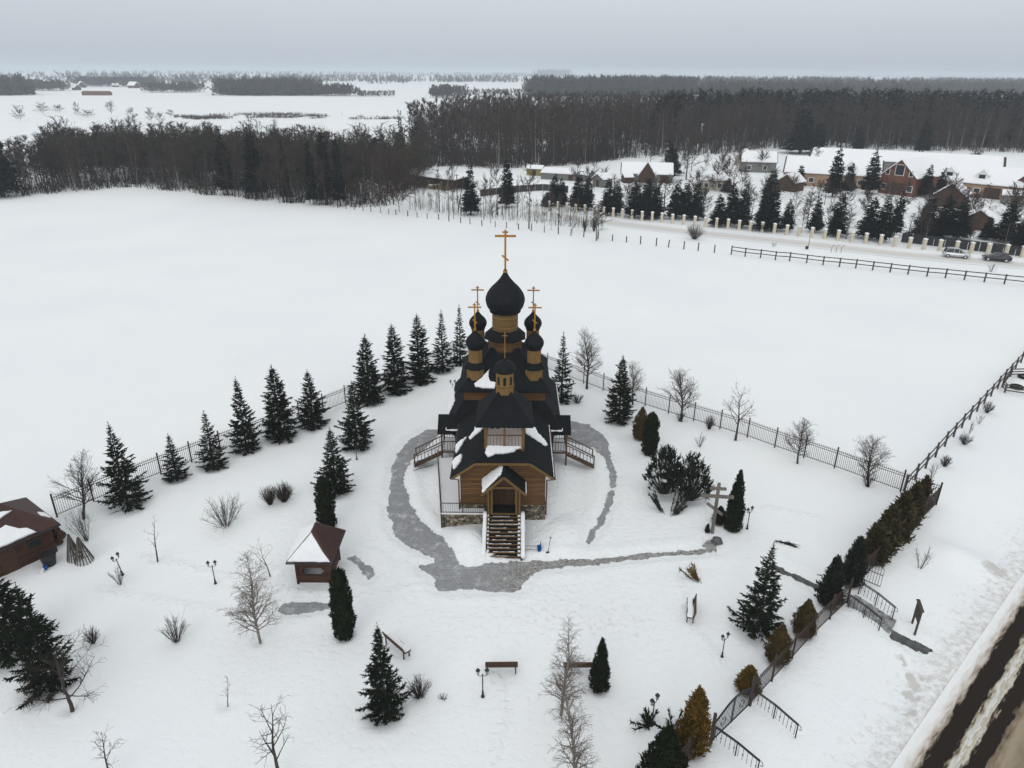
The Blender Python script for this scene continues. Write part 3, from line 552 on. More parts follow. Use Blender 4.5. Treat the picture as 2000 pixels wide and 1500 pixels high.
# side porches with wooden stairs
for s in (-1, 1):
    x0, x1, x2 = s*3.95, s*5.05, s*7.35; ya, yb = 50.75-CY, 52.9-CY
    mb = MB(); mb.box(((x0+x1)/2,(ya+yb)/2,1.62), (abs(x1-x0),yb-ya,.14)); mb.build('landing', 'shedbrown', CH)
    MB().box(((x0+x1)/2,(ya+yb)/2,1.72), (abs(x1-x0)-.1,yb-ya-.1,.06)).build('landing_snow', 'snow', CH)
    for y in (ya, yb): MB().bar((x1,y,0),(x1,y,3.2), .13).build('post', 'shedbrown', CH)
    mb = MB(); rail(mb, (x0,ya,1.7),(x1,ya,1.7),.9,.2,.06,.04); rail(mb,(x0,yb,1.7),(x1,yb,1.7),.9,.2,.06,.04)
    for y in (ya, ya+1.15): 
        rail(mb, (x1,y,1.66),(x2,y,.42),.9,.3,.07,.04); mb.bar((x2,y,.2),(x2,y,1.38),.09)
    mb.build('balustrade', 'shedbrown', CH)
    mb = MB()
    for y in (ya, ya+1.15): mb.bar((x1,y,1.5),(x2,y,.3),.06,.22)
    for k in range(8):
        t = (k+.5)/8; x = x1+(x2-x1)*t; z = 1.66-1.3*(k+1)/9; mb.box((x,ya+.58,z), (.3,1.1,.05))
    mb.build('side_stairs', 'shedbrown', CH)
    mb = MB()
    for k in range(8):
        t = (k+.5)/8; x = x1+(x2-x1)*t; z = 1.66-1.3*(k+1)/9+.07; mb.box((x+rnd.uniform(-.02,.02),ya+.58,z), (.27,rnd.uniform(.9,1.04),.09))
    mb.build('stair_snow', 'snow', CH, bevel=.03)
    mb = MB(); xe, ym = s*5.4, 52.2-CY
    for yy in (50.85-CY, 53.55-CY): mb.slab([(x0,ym,4.35),(xe,ym,4.35),(xe,yy,3.22),(x0,yy,3.22)], .1)
    mb.build('side_porch_roof', 'roof', CH)
    MB().prism([(s*5.2,51.1-CY,3.25),(s*5.2,53.3-CY,3.25),(s*5.2,ym,4.2)], (.05,0,0)).build('side_porch_gable', 'log', CH)
    MB().box((s*3.97,51.9-CY,2.65), (.1,.9,1.9)).build('side_door', 'darkwood', CH)
    for y in (-.6, 1.6, 3.2):
        w = MB().box((s*3.95,y,2.75), (.08,.66,1.1)).build('window', 'glass', CH); mb = MB()
        for dy in (-.38,.38): mb.box((s*3.97,y+dy,2.75),(.1,.1,1.3))
        for dz in (-.6,.6): mb.box((s*3.97,y,2.75+dz),(.1,.66,.1))
        mb.build('frame', 'beam', w)
    for y in (45.6-CY, 48.2-CY):
        w = MB().box((s*3.0,y,3.0), (.08,.6,1.0)).build('window', 'glass', CH); mb = MB()
        for dy in (-.35,.35): mb.box((s*3.02,y+dy,3.0),(.1,.1,1.2))
        for dz in (-.55,.55): mb.box((s*3.02,y,3.0+dz),(.1,.6,.1))
        mb.build('frame', 'beam', w)
    mb = MB(); mb.tube([(s*3.5,42.62-CY,4.05),(s*3.1,42.98-CY,3.75),(s*3.1,42.98-CY,.9)], .045, 6); mb.build('downpipe', 'darkwood', CH)
    MB().tube([(s*3.63,42.55-CY,4.1),(s*3.63,51-CY,4.1)], .06, 6).build('gutter', 'blackiron', CH)
    MB().tube([(s*(4.05+.25),50.72-CY,3.35),(s*4.3,51.45-CY,3.0),(s*4.02,51.5-CY,2.7)], .045, 6).build('downpipe', 'darkwood', CH)
# roof snow: outlines seen in the photo, laid on the roof planes, with real thickness
def on_plane(px, py, P, n):
    d = ray(px, py); o = np.array([0,0,CAMZ]); t = np.dot(np.array(P)-o, n)/np.dot(d, n); return o+d*t
def roofsnow(poly, P, n, th=.1, name='roof_snow'):
    P = np.array([P[0]+CX, P[1]+CY, P[2]]); n = np.array(n, float); n /= np.linalg.norm(n); pts = []
    m = len(poly)
    for i in range(m):
        a, b = np.array(poly[i]), np.array(poly[(i+1)%m]); k = max(1, int(np.linalg.norm(b-a)/2.2))
        for j in range(k):
            q = a+(b-a)*j/k + (np.array([rnd.uniform(-.7,.7), rnd.uniform(-.7,.7)]) if j else 0); pts.append(on_plane(q[0], q[1], P, n))
    pts = np.array(pts); c = pts.mean(0); L_ = lambda s, h: [tuple(p+n*h-np.array([CX,CY,0])) for p in c+(pts-c)*s]
    mb = MB(); mb.loft([L_(1,.004), L_(.985,th*.6), L_(.93,th)]); return mb.build(name, 'snow', CH, smooth=False)
ux = (0,-1.03,1)
roofsnow([(956,721),(941,738),(926,750),(928,756),(944,759),(966,759),(970,748),(958,746),(953.6,735)], (0,-3.72,6.58), ux, .14)
roofsnow([(951,872),(947,884),(952,893),(958,892),(968,887),(980,887),(994,885),(1005,883),(1007,879),(1018,875),(1018,873)], (0,42.6-CY,g(1.88)), (0,-(g(0)-g(1.88))/2.1,1), .16)
lf, rt = (-.7,0,1), (.7,0,1)
roofsnow([(929,834),(945,834),(939,842),(918,859),(916,856),(928,841)], (-3.6,0,4.18), lf)
roofsnow([(912,854),(905,864),(898,876),(891,886),(889.6,882),(891,870),(898,863)], (-3.6,0,4.18), lf)
roofsnow([(903,888),(901,900),(892,912),(886,917),(884.6,903.6),(892,895)], (-3.6,0,4.18), lf, .14)
roofsnow([(1026,834),(1043,834.6),(1049.6,847),(1063,860),(1069,870),(1064,871),(1046,859),(1032,850),(1027,847)], (3.6,0,4.18), rt)
roofsnow([(983,907),(981,920),(977.5,928),(942.5,963),(942.5,937)], (BX,0,5.08), (-.9,0,1), .12)
roofsnow([(886,757),(889,768),(888,775),(889,782),(883,796),(875,809),(874,812),(877,790),(882,765)], (-4.7,0,3.55), (-1.46,0,1), .1)
for a, b, w in (((-4.66,-4.7,3.57),(-2.8,-4.7,3.57),.1),((2.6,-4.7,3.57),(4.66,-4.7,3.57),.1),((-4.7,-4.66,3.57),(-4.7,4.6,3.57),.08),((4.7,-4.66,3.57),(4.7,4.6,3.57),.08),((3.58,42.7-CY,4.22),(3.58,50.6-CY,4.22),.06),((BX+1.52,PY+.05,3.72),(BX+1.52,PB-.3,3.72),.07)):
    a, b = Vector(a), Vector(b); n = int((b-a).length/.3); mb = MB()
    for k in range(n):
        h = rnd.uniform(.5,1.1); mb.bar(a.lerp(b,k/n), a.lerp(b,(k+1.02)/n), w*h, w*h)
    mb.build('eave_snow', 'snow', CH)
# ------------------------------------------------------------------ vegetation
def tubes_np(P0, P1, r0, r1, n=3):
    P0, P1 = np.asarray(P0,float), np.asarray(P1,float); r0 = np.asarray(r0,float); r1 = np.asarray(r1,float)
    d = P1-P0; d /= np.linalg.norm(d,axis=1)[:,None]+1e-9
    up = np.where(np.abs(d[:,2:3]) < .9, [[0,0,1.]], [[0,1.,0]]); x = np.cross(d, up); x /= np.linalg.norm(x,axis=1)[:,None]; y = np.cross(x, d)
    m = len(P0); V = np.zeros((m,2*n,3)); a = 2*PI*np.arange(n)/n
    for k in range(n):
        o = x*math.cos(a[k])+y*math.sin(a[k]); V[:,k] = P0+o*r0[:,None]; V[:,n+k] = P1+o*r1[:,None]
    b = (np.arange(m)*2*n)[:,None]; k = np.arange(n)
    Q = np.stack([b+k, b+(k+1)%n, b+n+(k+1)%n, b+n+k], -1).reshape(-1,4)
    return V.reshape(-1,3), Q
def blades_np(P0, P1, W, taper=.35):                 # flat leaves: P0->P1 with width vector W
    m = len(P0); V = np.stack([P0-W/2, P0+W/2, P1+W*taper/2, P1-W*taper/2], 1).reshape(-1,3)
    return V, np.arange(m*4).reshape(-1,4)
def nrm(v): return v/(np.linalg.norm(v,axis=-1,keepdims=True)+1e-9)
def catmesh(name, parts, mats):
    V = []; Q = []; mi = []; o = 0
    for (v, q), k in parts:
        V.append(v); Q.append(q+o); mi.append(np.full(len(q),k)); o += len(v)
    return meshnp(name, np.concatenate(V), np.concatenate(Q), mats, np.concatenate(mi) if len(mats) > 1 else None)
def spruce_mesh(seed, Ht=6.0, R=1.7, fine=1.0, power=.85, bare_top=.06, gap=.3, wid=1.0):
    r = np.random.RandomState(seed); A = []; B = []; W = []; tb0 = []; tb1 = []; ta = []; tc = []
    z = .12*Ht*.4; zs = []
    while z < Ht*.93:
        zs.append(z); z += gap*(1.15-.55*z/Ht)*r.uniform(.75,1.2)
    lob = r.uniform(.8,1.2,(7,6))
    for z in zs:
        t = z/Ht; nb = max(4, int(round((8.5-3*t)*r.uniform(.85,1.15)))); a0 = r.uniform(0,6.3)
        Lw = R*(max(0,1.0-t/.97)**power)*r.uniform(.82,1.12)*(1 if t > .09 else .8)
        for k in range(nb):
            zj = z+r.uniform(-.16,.16)*(1-t)*1.2; az = a0+2*PI*k/nb+r.uniform(-.25,.25); lb = lob[int(t*6.99), int(az/(2*PI)*6) % 6]
            L_ = max(.09, Lw*r.uniform(.68,1.18)*lb); e = math.radians(-16+52*t**1.1+r.uniform(-9,9)); rad = np.array([math.cos(az), math.sin(az), 0])
            tip = np.array([0,0,zj])+rad*L_*math.cos(e)+np.array([0,0,L_*math.sin(e)])
            sag = .13*L_*(1-t)
            f = lambda s: np.array([0,0,zj])+rad*(L_*math.cos(e)*s)[:,None]+np.array([0,0,1])*((L_*math.sin(e)*s)-sag*4*s*(1-s)+.1*L_*s*s)[:,None]
            sp = np.linspace(0,1,5); q = f(sp); tb0.append(q[:-1]); tb1.append(q[1:]); ta.append((.028*(1-sp[:-1]*.8))*max(.4,L_/R)); tc.append((.028*(1-sp[1:]*.8))*max(.4,L_/R))
            n = int((6+L_*17)*fine); s = r.uniform(.16,1.0,n)**.8; p = f(s); side = np.where(r.rand(n) < .5, 1., -1.)
            lat = np.array([-rad[1], rad[0], 0]); an = r.uniform(.5,1.25,n)
            d = rad*np.cos(an)[:,None]+lat*(np.sin(an)*side)[:,None]+np.array([0,0,1])*r.uniform(-.55,.25,n)[:,None]
            d = nrm(d); ln = (.16+.34*(1-s)*min(1,L_))*r.uniform(.7,1.25,n)*(.55+.45*min(1,L_/1.0))
            tw = nrm(np.cross(d, np.array([0,0,1.])+r.normal(0,.45,(n,3))))
            A.append(p); B.append(p+d*ln[:,None]); W.append(tw*(r.uniform(.055,.10,n)*wid*min(1,.35+.9*L_))[:,None])
            A.append(q[2:4]); B.append(np.stack([q[4]+rad*.1,q[4]+rad*.16])); w2 = nrm(np.cross(rad+0.*q[2:4], r.normal(0,1,(2,3)))); W.append(w2*.09*wid*min(1,.35+.9*L_))
    tb0.append(np.array([[0,0,Ht*.9],[0,0,Ht*.96]])); tb1.append(np.array([[0,0,Ht*.96],[0,0,Ht*1.0]])); ta.append(np.array([.03,.022])); tc.append(np.array([.022,.01]))
    n = int(16*fine); zt = Ht*r.uniform(.86,.99,n); a = r.uniform(0,6.3,n); p = np.stack([0*zt,0*zt,zt],-1); d = nrm(np.stack([np.cos(a),np.sin(a),r.uniform(.5,1.6,n)],-1))
    A.append(p); B.append(p+d*((1.03-zt/Ht)*r.uniform(1.2,3.0,n))[:,None]); W.append(nrm(np.cross(d, r.normal(0,1,(n,3))))*.04)
    A, B, W = np.concatenate(A), np.concatenate(B), np.concatenate(W)
    bl = blades_np(A, B, W); W2 = nrm(np.cross(B-A, W))*np.linalg.norm(W,axis=1)[:,None]*.8; bl2 = blades_np(A, B, W2)
    tb = tubes_np(np.concatenate(tb0), np.concatenate(tb1), np.concatenate(ta), np.concatenate(tc))
    return catmesh('crown', [(bl,0),(bl2,0),(tb,1)], ['needle','bark'])
def trunk_mesh(Ht, r0, m_='bark'):
    zs = np.linspace(-.3, Ht, 7); P = np.stack([np.sin(zs*1.3)*.02*r0*8, np.cos(zs*1.1)*.02*r0*8-.02, zs], -1); P[:,:2] -= P[1,:2]
    rr = r0*(1-np.linspace(0,1,7)*.93); v, q = tubes_np(P[:-1], P[1:], rr[:-1], rr[1:], 7); return meshnp('trunk', v, q, [m_], smooth=True)
SPR = []
for i, (R, fi, pw, gp_) in enumerate(((1.75,1.15,.95,.27),(1.35,1.2,.8,.25),(1.3,.95,1.0,.30),(2.0,1.05,1.15,.30),(1.15,1.1,.7,.25))):
    SPR.append((spruce_mesh(11+i, 6.0, R, fi, pw, gap=gp_), trunk_mesh(5.9,.11), 6.0, R))
def top_h(p, tpx, tpy): return max(.4, at_y(tpx, tpy, p[1])[2]-p[2])
def put_tree(name, label, cat, tmpl, px, py, tpy, hw, group=None, tpx=None, sunk=.03):
    p = at(px, py); h = top_h(p, px if tpx is None else tpx, tpy); rr = 1.08*hw*mpp((p[0],p[1],p[2]+h*.3)); cr, tr, H_, R_ = tmpl
    WELLS.append((p[0],p[1],max(.45,rr*.62)))
    e = empty(name, (p[0],p[1],p[2]-sunk), label, cat, group, rnd.uniform(0,6.28)); e.scale = (rr/R_, rr/R_, h/H_)
    link('crown', cr, e)
    if tr: link('trunk', tr, e)
    return e
G = 'spruces planted along the left side of the churchyard fence'
for (px,py,ty,hw,k,lab,gr) in (
 (250,985,822,54,3,'widest dark spruce by the left fence, bushy and ragged, nearest the maroon hut',G),
 (346,935,845,27,2,'smallest dark spruce in the left fence row, standing right of the widest one',G),
 (418,912,800,31,2,'slim open spruce by the left fence, just right of the smallest spruce',G),
 (482,878,733,35,0,'conical spruce by left fence with pale upright tip, left of the tall full one',G),
 (550,855,710,39,1,'tall full spruce by left fence with dense dark skirt, left of the visible fence gap',G),
 (612,830,720,37,0,'spruce with bare thin top at the left fence, just left of the open fence panels',G),
 (722,785,650,35,1,'dense tall spruce standing first behind the open fence panels towards the church',G),
 (773,765,630,32,4,'second tall spruce of the inner row leading towards the domes',G),
 (820,745,611,31,4,'third tall spruce of the inner row leading towards the domes',G),
 (865,725,603,26,2,'fourth spruce of the inner row, open lower branches showing the fence',G),
 (899,710,592,22,2,'spruce touching the left dome silhouette, last of the row behind the church',G),
 (698,872,742,40,0,'broad spruce on the lawn left of the church with a lamp in front of it',None),
 (657,960,832,40,0,'spruce on the lawn directly behind the clipped column by the gazebo',None),
 (1096,782,646,27,2,'slim spruce just right of the church roof, near the back fence',None),
 (1208,822,692,32,1,'dense spruce right of the church beside the round bare lime trees',None),
 (752,1395,1215,49,0,'ragged spruce in the foreground with a narrow spire, left of the diagonal bench',None),
 (1480,1230,1055,58,3,'open layered spruce with long arms, right of the snowy bench facing left',None),
 (20,1268,1085,92,3,'huge dark conifer cut off by the left edge in front of the maroon hut',None),
 (98,1340,1135,60,0,'dark spruce below the huge conifer at left, behind the spreading apple tree',None)):
    put_tree('spruce_tree', lab, 'spruce tree', SPR[k], px, py, ty, hw, gr)
# dense clipped conifers
def thuja_mesh(seed, prof, n, m_, size=.16, spread=.12, core=True, loose=.0):
    r = np.random.RandomState(seed); pz = np.array([p[1] for p in prof]); pr = np.array([p[0] for p in prof]); Ht = pz[-1]
    z = r.rand(n*3)*Ht; rr = np.interp(z, pz, pr); keep = r.rand(n*3) < (rr/pr.max())*.9+.12; z, rr = z[keep][:n], rr[keep][:n]; m = len(z)
    a = r.uniform(0,2*PI,m); lump = 1+.14*np.sin(a*3+z*4+seed)+.1*np.sin(a*7-z*9)+r.normal(0,spread,m); q = rr*lump*(1-loose*r.rand(m)**2)
    P = np.stack([np.cos(a)*q, np.sin(a)*q, z], -1); o = np.stack([np.cos(a),np.sin(a),0*a],-1)
    d = nrm(o*r.uniform(.1,.8,m)[:,None]+np.array([0,0,1])*r.uniform(.35,1.1,m)[:,None]+r.normal(0,.3,(m,3))); ln = size*r.uniform(.6,1.4,m)
    W = nrm(np.cross(d, r.normal(0,1,(m,3))))*(size*r.uniform(.25,.5,m))[:,None]
    parts = [(blades_np(P-d*ln[:,None]*.4, P+d*ln[:,None]*.6, W, .5),0)]
    if core:
        k = 14; zz = np.linspace(.02,Ht*.97,12); aa = 2*PI*np.arange(k)/k; V = []; 
        for i, zc in enumerate(zz):
            rc = np.interp(zc, pz, pr)*.82*(1-loose*.5); V.append(np.stack([np.cos(aa)*rc*(1+r.normal(0,.05,k)), np.sin(aa)*rc*(1+r.normal(0,.05,k)), np.full(k,zc)],-1))
        V = np.concatenate(V); i = np.arange(12*k).reshape(12,k); j = np.roll(i,-1,1); parts.append(((V, np.stack([i[:-1],j[:-1],j[1:],i[1:]],-1).reshape(-1,4)),0))
    return catmesh('crown', parts, [m_])
col_p = [(.28,0),(.42,.3),(.46,1.0),(.45,2.0),(.38,3.2),(.25,3.75),(.06,4.05)]
cone_p = [(.35,0),(.5,.35),(.52,.9),(.42,1.9),(.27,3.0),(.12,3.8),(.03,4.1)]
egg_p = [(.25,0),(.5,.3),(.58,.8),(.52,1.4),(.34,2.0),(.14,2.5),(.04,2.75)]
bigcone_p = [(.9,0),(1.15,.5),(1.15,1.1),(.95,2.0),(.6,3.0),(.25,3.8),(.05,4.1)]
spire_p = [(.35,0),(.6,.5),(.62,1.1),(.5,2.1),(.36,3.1),(.2,3.9),(.03,4.4)]
TM = {'col':(thuja_mesh(1,col_p,3200,'thuja',.15,.06),trunk_mesh(3.8,.07),4.05,.47),'cone':(thuja_mesh(2,cone_p,3000,'thuja',.16,.08),trunk_mesh(3.9,.07),4.1,.53),
 'egg':(thuja_mesh(3,egg_p,2400,'thujabrown',.14,.1),trunk_mesh(2.4,.06),2.75,.6),'big':(thuja_mesh(4,bigcone_p,6500,'thuja',.17,.05),trunk_mesh(3.9,.12),4.1,1.17),
 'gold':(thuja_mesh(5,spire_p,3000,'thujagold',.2,.16,True,.35),trunk_mesh(4.1,.07),4.4,.65),'olive':(thuja_mesh(6,spire_p,2300,'olive',.36,.38,False,.6),trunk_mesh(4.0,.06),4.4,.72),
 'jun':(thuja_mesh(7,spire_p,2400,'juniper',.26,.2,True,.45),trunk_mesh(4.0,.07),4.4,.7)}
HG = 'olive thujas in the hedge along the street fence'
for (k,px,py,ty,hw,lab,gr,tpx) in (
 ('col',640,1030,930,15,'dark columnar thuja standing behind the gazebo roof',None,634),('col',674,1243,1110,18,'tall dark columnar thuja in front of the gazebo on the right',None,664),
 ('cone',1170,1345,1247,16,'small pointed thuja hiding the end of the right bench',None,1172),('col',1268,886,805,13,'blunt dark columnar thuja at the back, beside the mountain pines',None,1271),
 ('cone',1430,1033,918,15,'narrow pointed thuja beside the wooden memorial cross',None,1437),('egg',1250,857,795,14,'bronze brown thuja behind the blunt dark column',None,1254),
 ('cone',1404,1020,988,11,'tiny dark thuja right behind the memorial cross',None,None),('big',1290,1556,1420,42,'big dark cone thuja cut off by the bottom edge',None,1278),
 ('gold',1350,1466,1342,27,'tall golden thuja beside the arched double gate',None,1352),('gold',1459,1348,1300,19,'small golden green thuja leaning on the gate post',None,1460),
 ('egg',1567,1240,1170,19,'bronze egg shaped thuja by the street fence, nearer the small gate',None,1570),('egg',1516,1292,1220,20,'bronze egg shaped thuja by the street fence, nearer the arched gate',None,1520),
 ('jun',1617,1180,1086,21,'feathery double tipped juniper left of the small gate',None,1624),('jun',1660,1140,1048,20,'feathery dark juniper right behind the small gate',None,1668),
 ('olive',1702,1096,1024,21,'lowest olive thuja of the hedge, next to the juniper',HG,1705),('olive',1724,1076,988,21,'second olive thuja of the hedge, counted from the small gate',HG,1728),
 ('olive',1748,1052,962,21,'middle olive thuja of the hedge, tallest and widest',HG,1754),('olive',1772,1022,943,18,'fourth olive thuja of the hedge, counted from the small gate',HG,1778),('olive',1795,994,930,14,'last olive thuja of the hedge, at the fence corner',HG,1797)):
    put_tree('thuja_tree' if k != 'jun' else 'juniper_shrub', lab, 'thuja' if k != 'jun' else 'juniper', TM[k], px, py, ty, hw, gr, tpx)
# bushy mountain pines and sprawling junipers
def pine_mesh(seed, m_, n, R, Ht, tuft, lean=0.):
    r = np.random.RandomState(seed); u = r.rand(n); a = r.uniform(0,6.3,n); rad = np.sqrt(r.rand(n))*R*r.uniform(.75,1.1,n); z = Ht*(1-.75*(rad/R)**2)*r.uniform(.55,1.0,n)
    C_ = np.stack([np.cos(a)*rad, np.sin(a)*rad+lean*z, z],-1); ax = nrm(np.stack([np.cos(a)*rad*.5/R, np.sin(a)*rad*.5/R, np.full(n,.8)],-1)+r.normal(0,.2,(n,3))); k = 9
    C_ = np.repeat(C_,k,0); ax = np.repeat(ax,k,0); m = n*k; d = nrm(ax+r.normal(0,.45,(m,3))); ln = tuft*r.uniform(.6,1.2,m); s = C_-ax*(tuft*r.uniform(0,.6,m))[:,None]
    bl = blades_np(s, s+d*ln[:,None], nrm(np.cross(d, r.normal(0,1,(m,3))))*(tuft*.2), .5)
    q = C_[::k]; st = tubes_np(np.stack([q[:,0]*.15,q[:,1]*.15,0*q[:,2]],-1), q, np.full(n,.025), np.full(n,.012)); return catmesh('crown', [(bl,0),(st,1)], [m_,'bark'])
PN = [(pine_mesh(1,'juniper',165,1.6,2.9,.38),None,3.0,1.5),(pine_mesh(2,'juniper',175,1.7,2.7,.38),None,2.8,1.6)]
for (k,px,py,ty,hw,lab) in ((0,1295,962,868,37,'bushy dark mountain pine by the blunt dark column, left of its pair'),(1,1347,975,884,36,'bushy dark mountain pine nearer the wooden memorial cross'),
 ):
    e = put_tree('mountain_pine', lab, 'pine shrub', PN[k], px, py, ty, hw, 'pair of mountain pines')
    for j in range(7):
        a_ = rnd.uniform(0,6.3); q_ = rnd.uniform(.5,1.25); mb = MB(); mb.lathe([(.05,-.05),(rnd.uniform(.14,.26),.0),(rnd.uniform(.1,.2),.1),(.03,.15)], 9, (q_*math.cos(a_),q_*math.sin(a_),3.0*(1-.6*(q_/1.5)**2)*rnd.uniform(.35,.75)), lump=.5); mb.build('snow_clump','snow',e,smooth=True)
def spray_mesh(seed, m_, n, L_, az, spread=.5, el=.5):
    r = np.random.RandomState(seed); A = []; B = []; W = []; t0 = []; t1 = []
    for i in range(n):
        a = az+r.uniform(-spread,spread); e = el+r.uniform(-.2,.25); l = L_*r.uniform(.55,1.1); d = np.array([math.cos(a)*math.cos(e), math.sin(a)*math.cos(e), math.sin(e)]); b = r.normal(0,.12,3)*[1,1,0]
        t0.append(b); t1.append(b+d*l); k = 46; s = r.uniform(.15,1.05,k); p = b+d*(s*l)[:,None]; dd = nrm(d+r.normal(0,.5,(k,3))); A.append(p); B.append(p+dd*r.uniform(.12,.26,k)[:,None]); W.append(nrm(np.cross(dd, r.normal(0,1,(k,3))))*.07)
    return catmesh('crown', [(blades_np(np.concatenate(A),np.concatenate(B),np.concatenate(W)),0),(tubes_np(t0,t1,np.full(n,.02),np.full(n,.01)),1)], [m_,'bark'])
def put_flat(name, lab, cat, me, px, py, rz=0., s=1., dz=0.):
    p = at(px,py); o = link(name, me, None, (p[0],p[1],p[2]+dz)); o.rotation_euler = (0,0,rz); o.scale = (s,s,s); return tag(o, lab, cat)
put_flat('juniper_shrub','left of two low junipers spraying out of snow below the mountain pines','juniper',spray_mesh(1,'juniper',8,1.7,2.2,.35,.75),1294,1001)
put_flat('juniper_shrub','right of two low junipers spraying out of snow below the mountain pines','juniper',spray_mesh(2,'juniper',11,1.9,.7,.5,.5),1315,1006)
put_flat('dry_shrub','golden brown dried shrub lying alone on snow between steps and bench','shrub',spray_mesh(3,'thujagold',7,1.1,2.1,.7,.45),1362,1137)
put_flat('rhododendron','low leafy shrub sunk in snow at the foot of the lamp by the arched gate','shrub',spray_mesh(4,'thuja',9,1.1,2.3,1.5,.35),1268,1422)
put_flat('rhododendron','low leafy shrub sunk in snow between the big cone thuja and golden thuja','shrub',spray_mesh(5,'thuja',11,1.2,1.2,2.2,.35),1318,1438)
put_flat('fallen_branch','broken evergreen branch lying on snow right of the layered spruce tip','branch',spray_mesh(6,'juniper',4,1.5,2.7,.3,.12),1564,1070)
put_flat('thuja_seedling','tiny dark thuja seedling left of the foot of the memorial cross','thuja',thuja_mesh(9,[(.12,0),(.16,.2),(.1,.5),(.02,.75)],260,'thuja',.12,.1),1381,1040)
# bare trees
def bare_mesh(seed, Ht, R, style, bark='bark', twig='twig'):
    r = random.Random(seed); S = []; Tw = []
    st = dict(lime=dict(t0=.2,n=36,ang=36,up=.10,len=lambda s:.95*(1-s)**.6*(.5+.5*min(1,(s)/.12))+.12,sub=(6.5,4.5),sang=34,wig=.10,tr=.02),
              birch=dict(t0=.12,n=60,ang=38,up=.02,len=lambda s:.85*(1-s)**.7+.1,sub=(6.5,4.2),sang=40,wig=.12,tr=.013),
              apple=dict(t0=.18,n=13,ang=64,up=.05,len=lambda s:1.15-.5*s,sub=(4.2,3.2),sang=50,wig=.17,tr=.022),
              young=dict(t0=.3,n=9,ang=45,up=.08,len=lambda s:.9-.5*s,sub=(2.6,1.0),sang=42,wig=.14,tr=.016),
              open=dict(t0=.28,n=14,ang=48,up=.06,len=lambda s:1.05-.6*s,sub=(3.4,2.4),sang=45,wig=.13,tr=.02))[style]
    def rot(d, ang, az):
        d = Vector(d); u = Vector((0,0,1)) if abs(d.z) < .9 else Vector((1,0,0)); x = d.cross(u).normalized(); y = d.cross(x)
        return (d*math.cos(ang)+(x*math.cos(az)+y*math.sin(az))*math.sin(ang)).normalized()
    def br(p, d, L_, rad, lvl):
        n = max(3, min(7, int(L_/.22))); pts = [p]; d = Vector(d)
        for i in range(n):
            d = (d+Vector((r.gauss(0,st['wig']), r.gauss(0,st['wig']), r.gauss(0,st['wig'])+ (st['up'] if style != 'birch' or lvl < 2 else -.10)))).normalized(); pts.append(pts[-1]+d*(L_/n))
        for i in range(n):
            a = max(.006, rad*(1-.8*i/n)); b = max(.0055, rad*(1-.8*(i+1)/n)); (S if lvl == 1 else Tw).append((pts[i], pts[i+1], a, b))
        if lvl <= 2:
            k = int(L_*st['sub'][lvl-1]+r.random())
            for j in range(k):
                s = r.uniform(.2,.98); i = min(n-1, int(s*n)); q = pts[i].lerp(pts[i+1], s*n-i); dd = (pts[i+1]-pts[i]).normalized()
                br(q, rot(dd, math.radians(st['sang']+r.uniform(-12,12)), r.uniform(0,6.28)), L_*(.5-.25*s)*r.uniform(.6,1.2)+.12, max(.0065, rad*.5*(1-.5*s)), lvl+1)
    tr = st['tr']*Ht; n = 9; P = [Vector((0,0,-.2))]; d = Vector((r.gauss(0,.03),r.gauss(0,.03),1))
    for i in range(n):
        d = (d+Vector((r.gauss(0,.05),r.gauss(0,.05),.12))).normalized(); P.append(P[-1]+d*((Ht+.2)/n))
    trunk = [(P[i],P[i+1],max(.009,tr*(1-.93*i/n)),max(.007,tr*(1-.93*(i+1)/n))) for i in range(n)]
    for j in range(st['n']):
        s = (j+r.random())/st['n']; t = st['t0']+(1-st['t0'])*s; i = min(n-1,int(t*n)); q = P[i].lerp(P[i+1], t*n-i)
        br(q, rot(Vector((0,0,1)), math.radians(st['ang']*(1.15-.45*s)+r.uniform(-8,8)), j*2.4+r.uniform(-.4,.4)), R*1.25*st['len'](s)*r.uniform(.75,1.15), tr*.45*(1-.75*s), 1)
    E_ = np.array([tuple(a[1]) for a in S+Tw]); q95 = np.percentile(np.hypot(E_[:,0],E_[:,1]), 93); kx = min(1.9,max(.6,R/q95)); zt_ = (Ht*1.0)/max(Ht*.9, E_[:,2].max())
    S, Tw, trunk = [[(Vector((a[0][0]*kx,a[0][1]*kx,a[0][2]*zt_)),Vector((a[1][0]*kx,a[1][1]*kx,a[1][2]*zt_)),a[2],a[3]) for a in q_] for q_ in (S,Tw,trunk)]
    def tb(L_, k): return tubes_np([tuple(a[0]) for a in L_],[tuple(a[1]) for a in L_],[a[2] for a in L_],[a[3] for a in L_],k)
    v, q = tb(trunk, 7); tm = meshnp('trunk', v, q, [bark], smooth=True)
    parts = [(tb(S,4),0)]+([(tb(Tw,3),1)] if Tw else []); cm = catmesh('crown', parts, [bark if bark != 'birchbark' else twig, twig])
    return cm, tm
def put_bare(name, lab, cat, style, px, py, ty, hw, tpx=None, bark='bark', twig='twig', group=None, seed=None):
    p = at(px,py); h = top_h(p, px if tpx is None else tpx, ty); R = hw*mpp((p[0],p[1],p[2]+h*.5)); cm, tm = bare_mesh(seed or int(px*7+py), h, R, style, bark, twig)
    WELLS.append((p[0],p[1],.38))
    e = empty(name, tuple(p), lab, cat, group, rnd.uniform(0,6.28)); link('trunk', tm, e); link('crown', cm, e); return e
LG = 'round bare limes along the right fence'
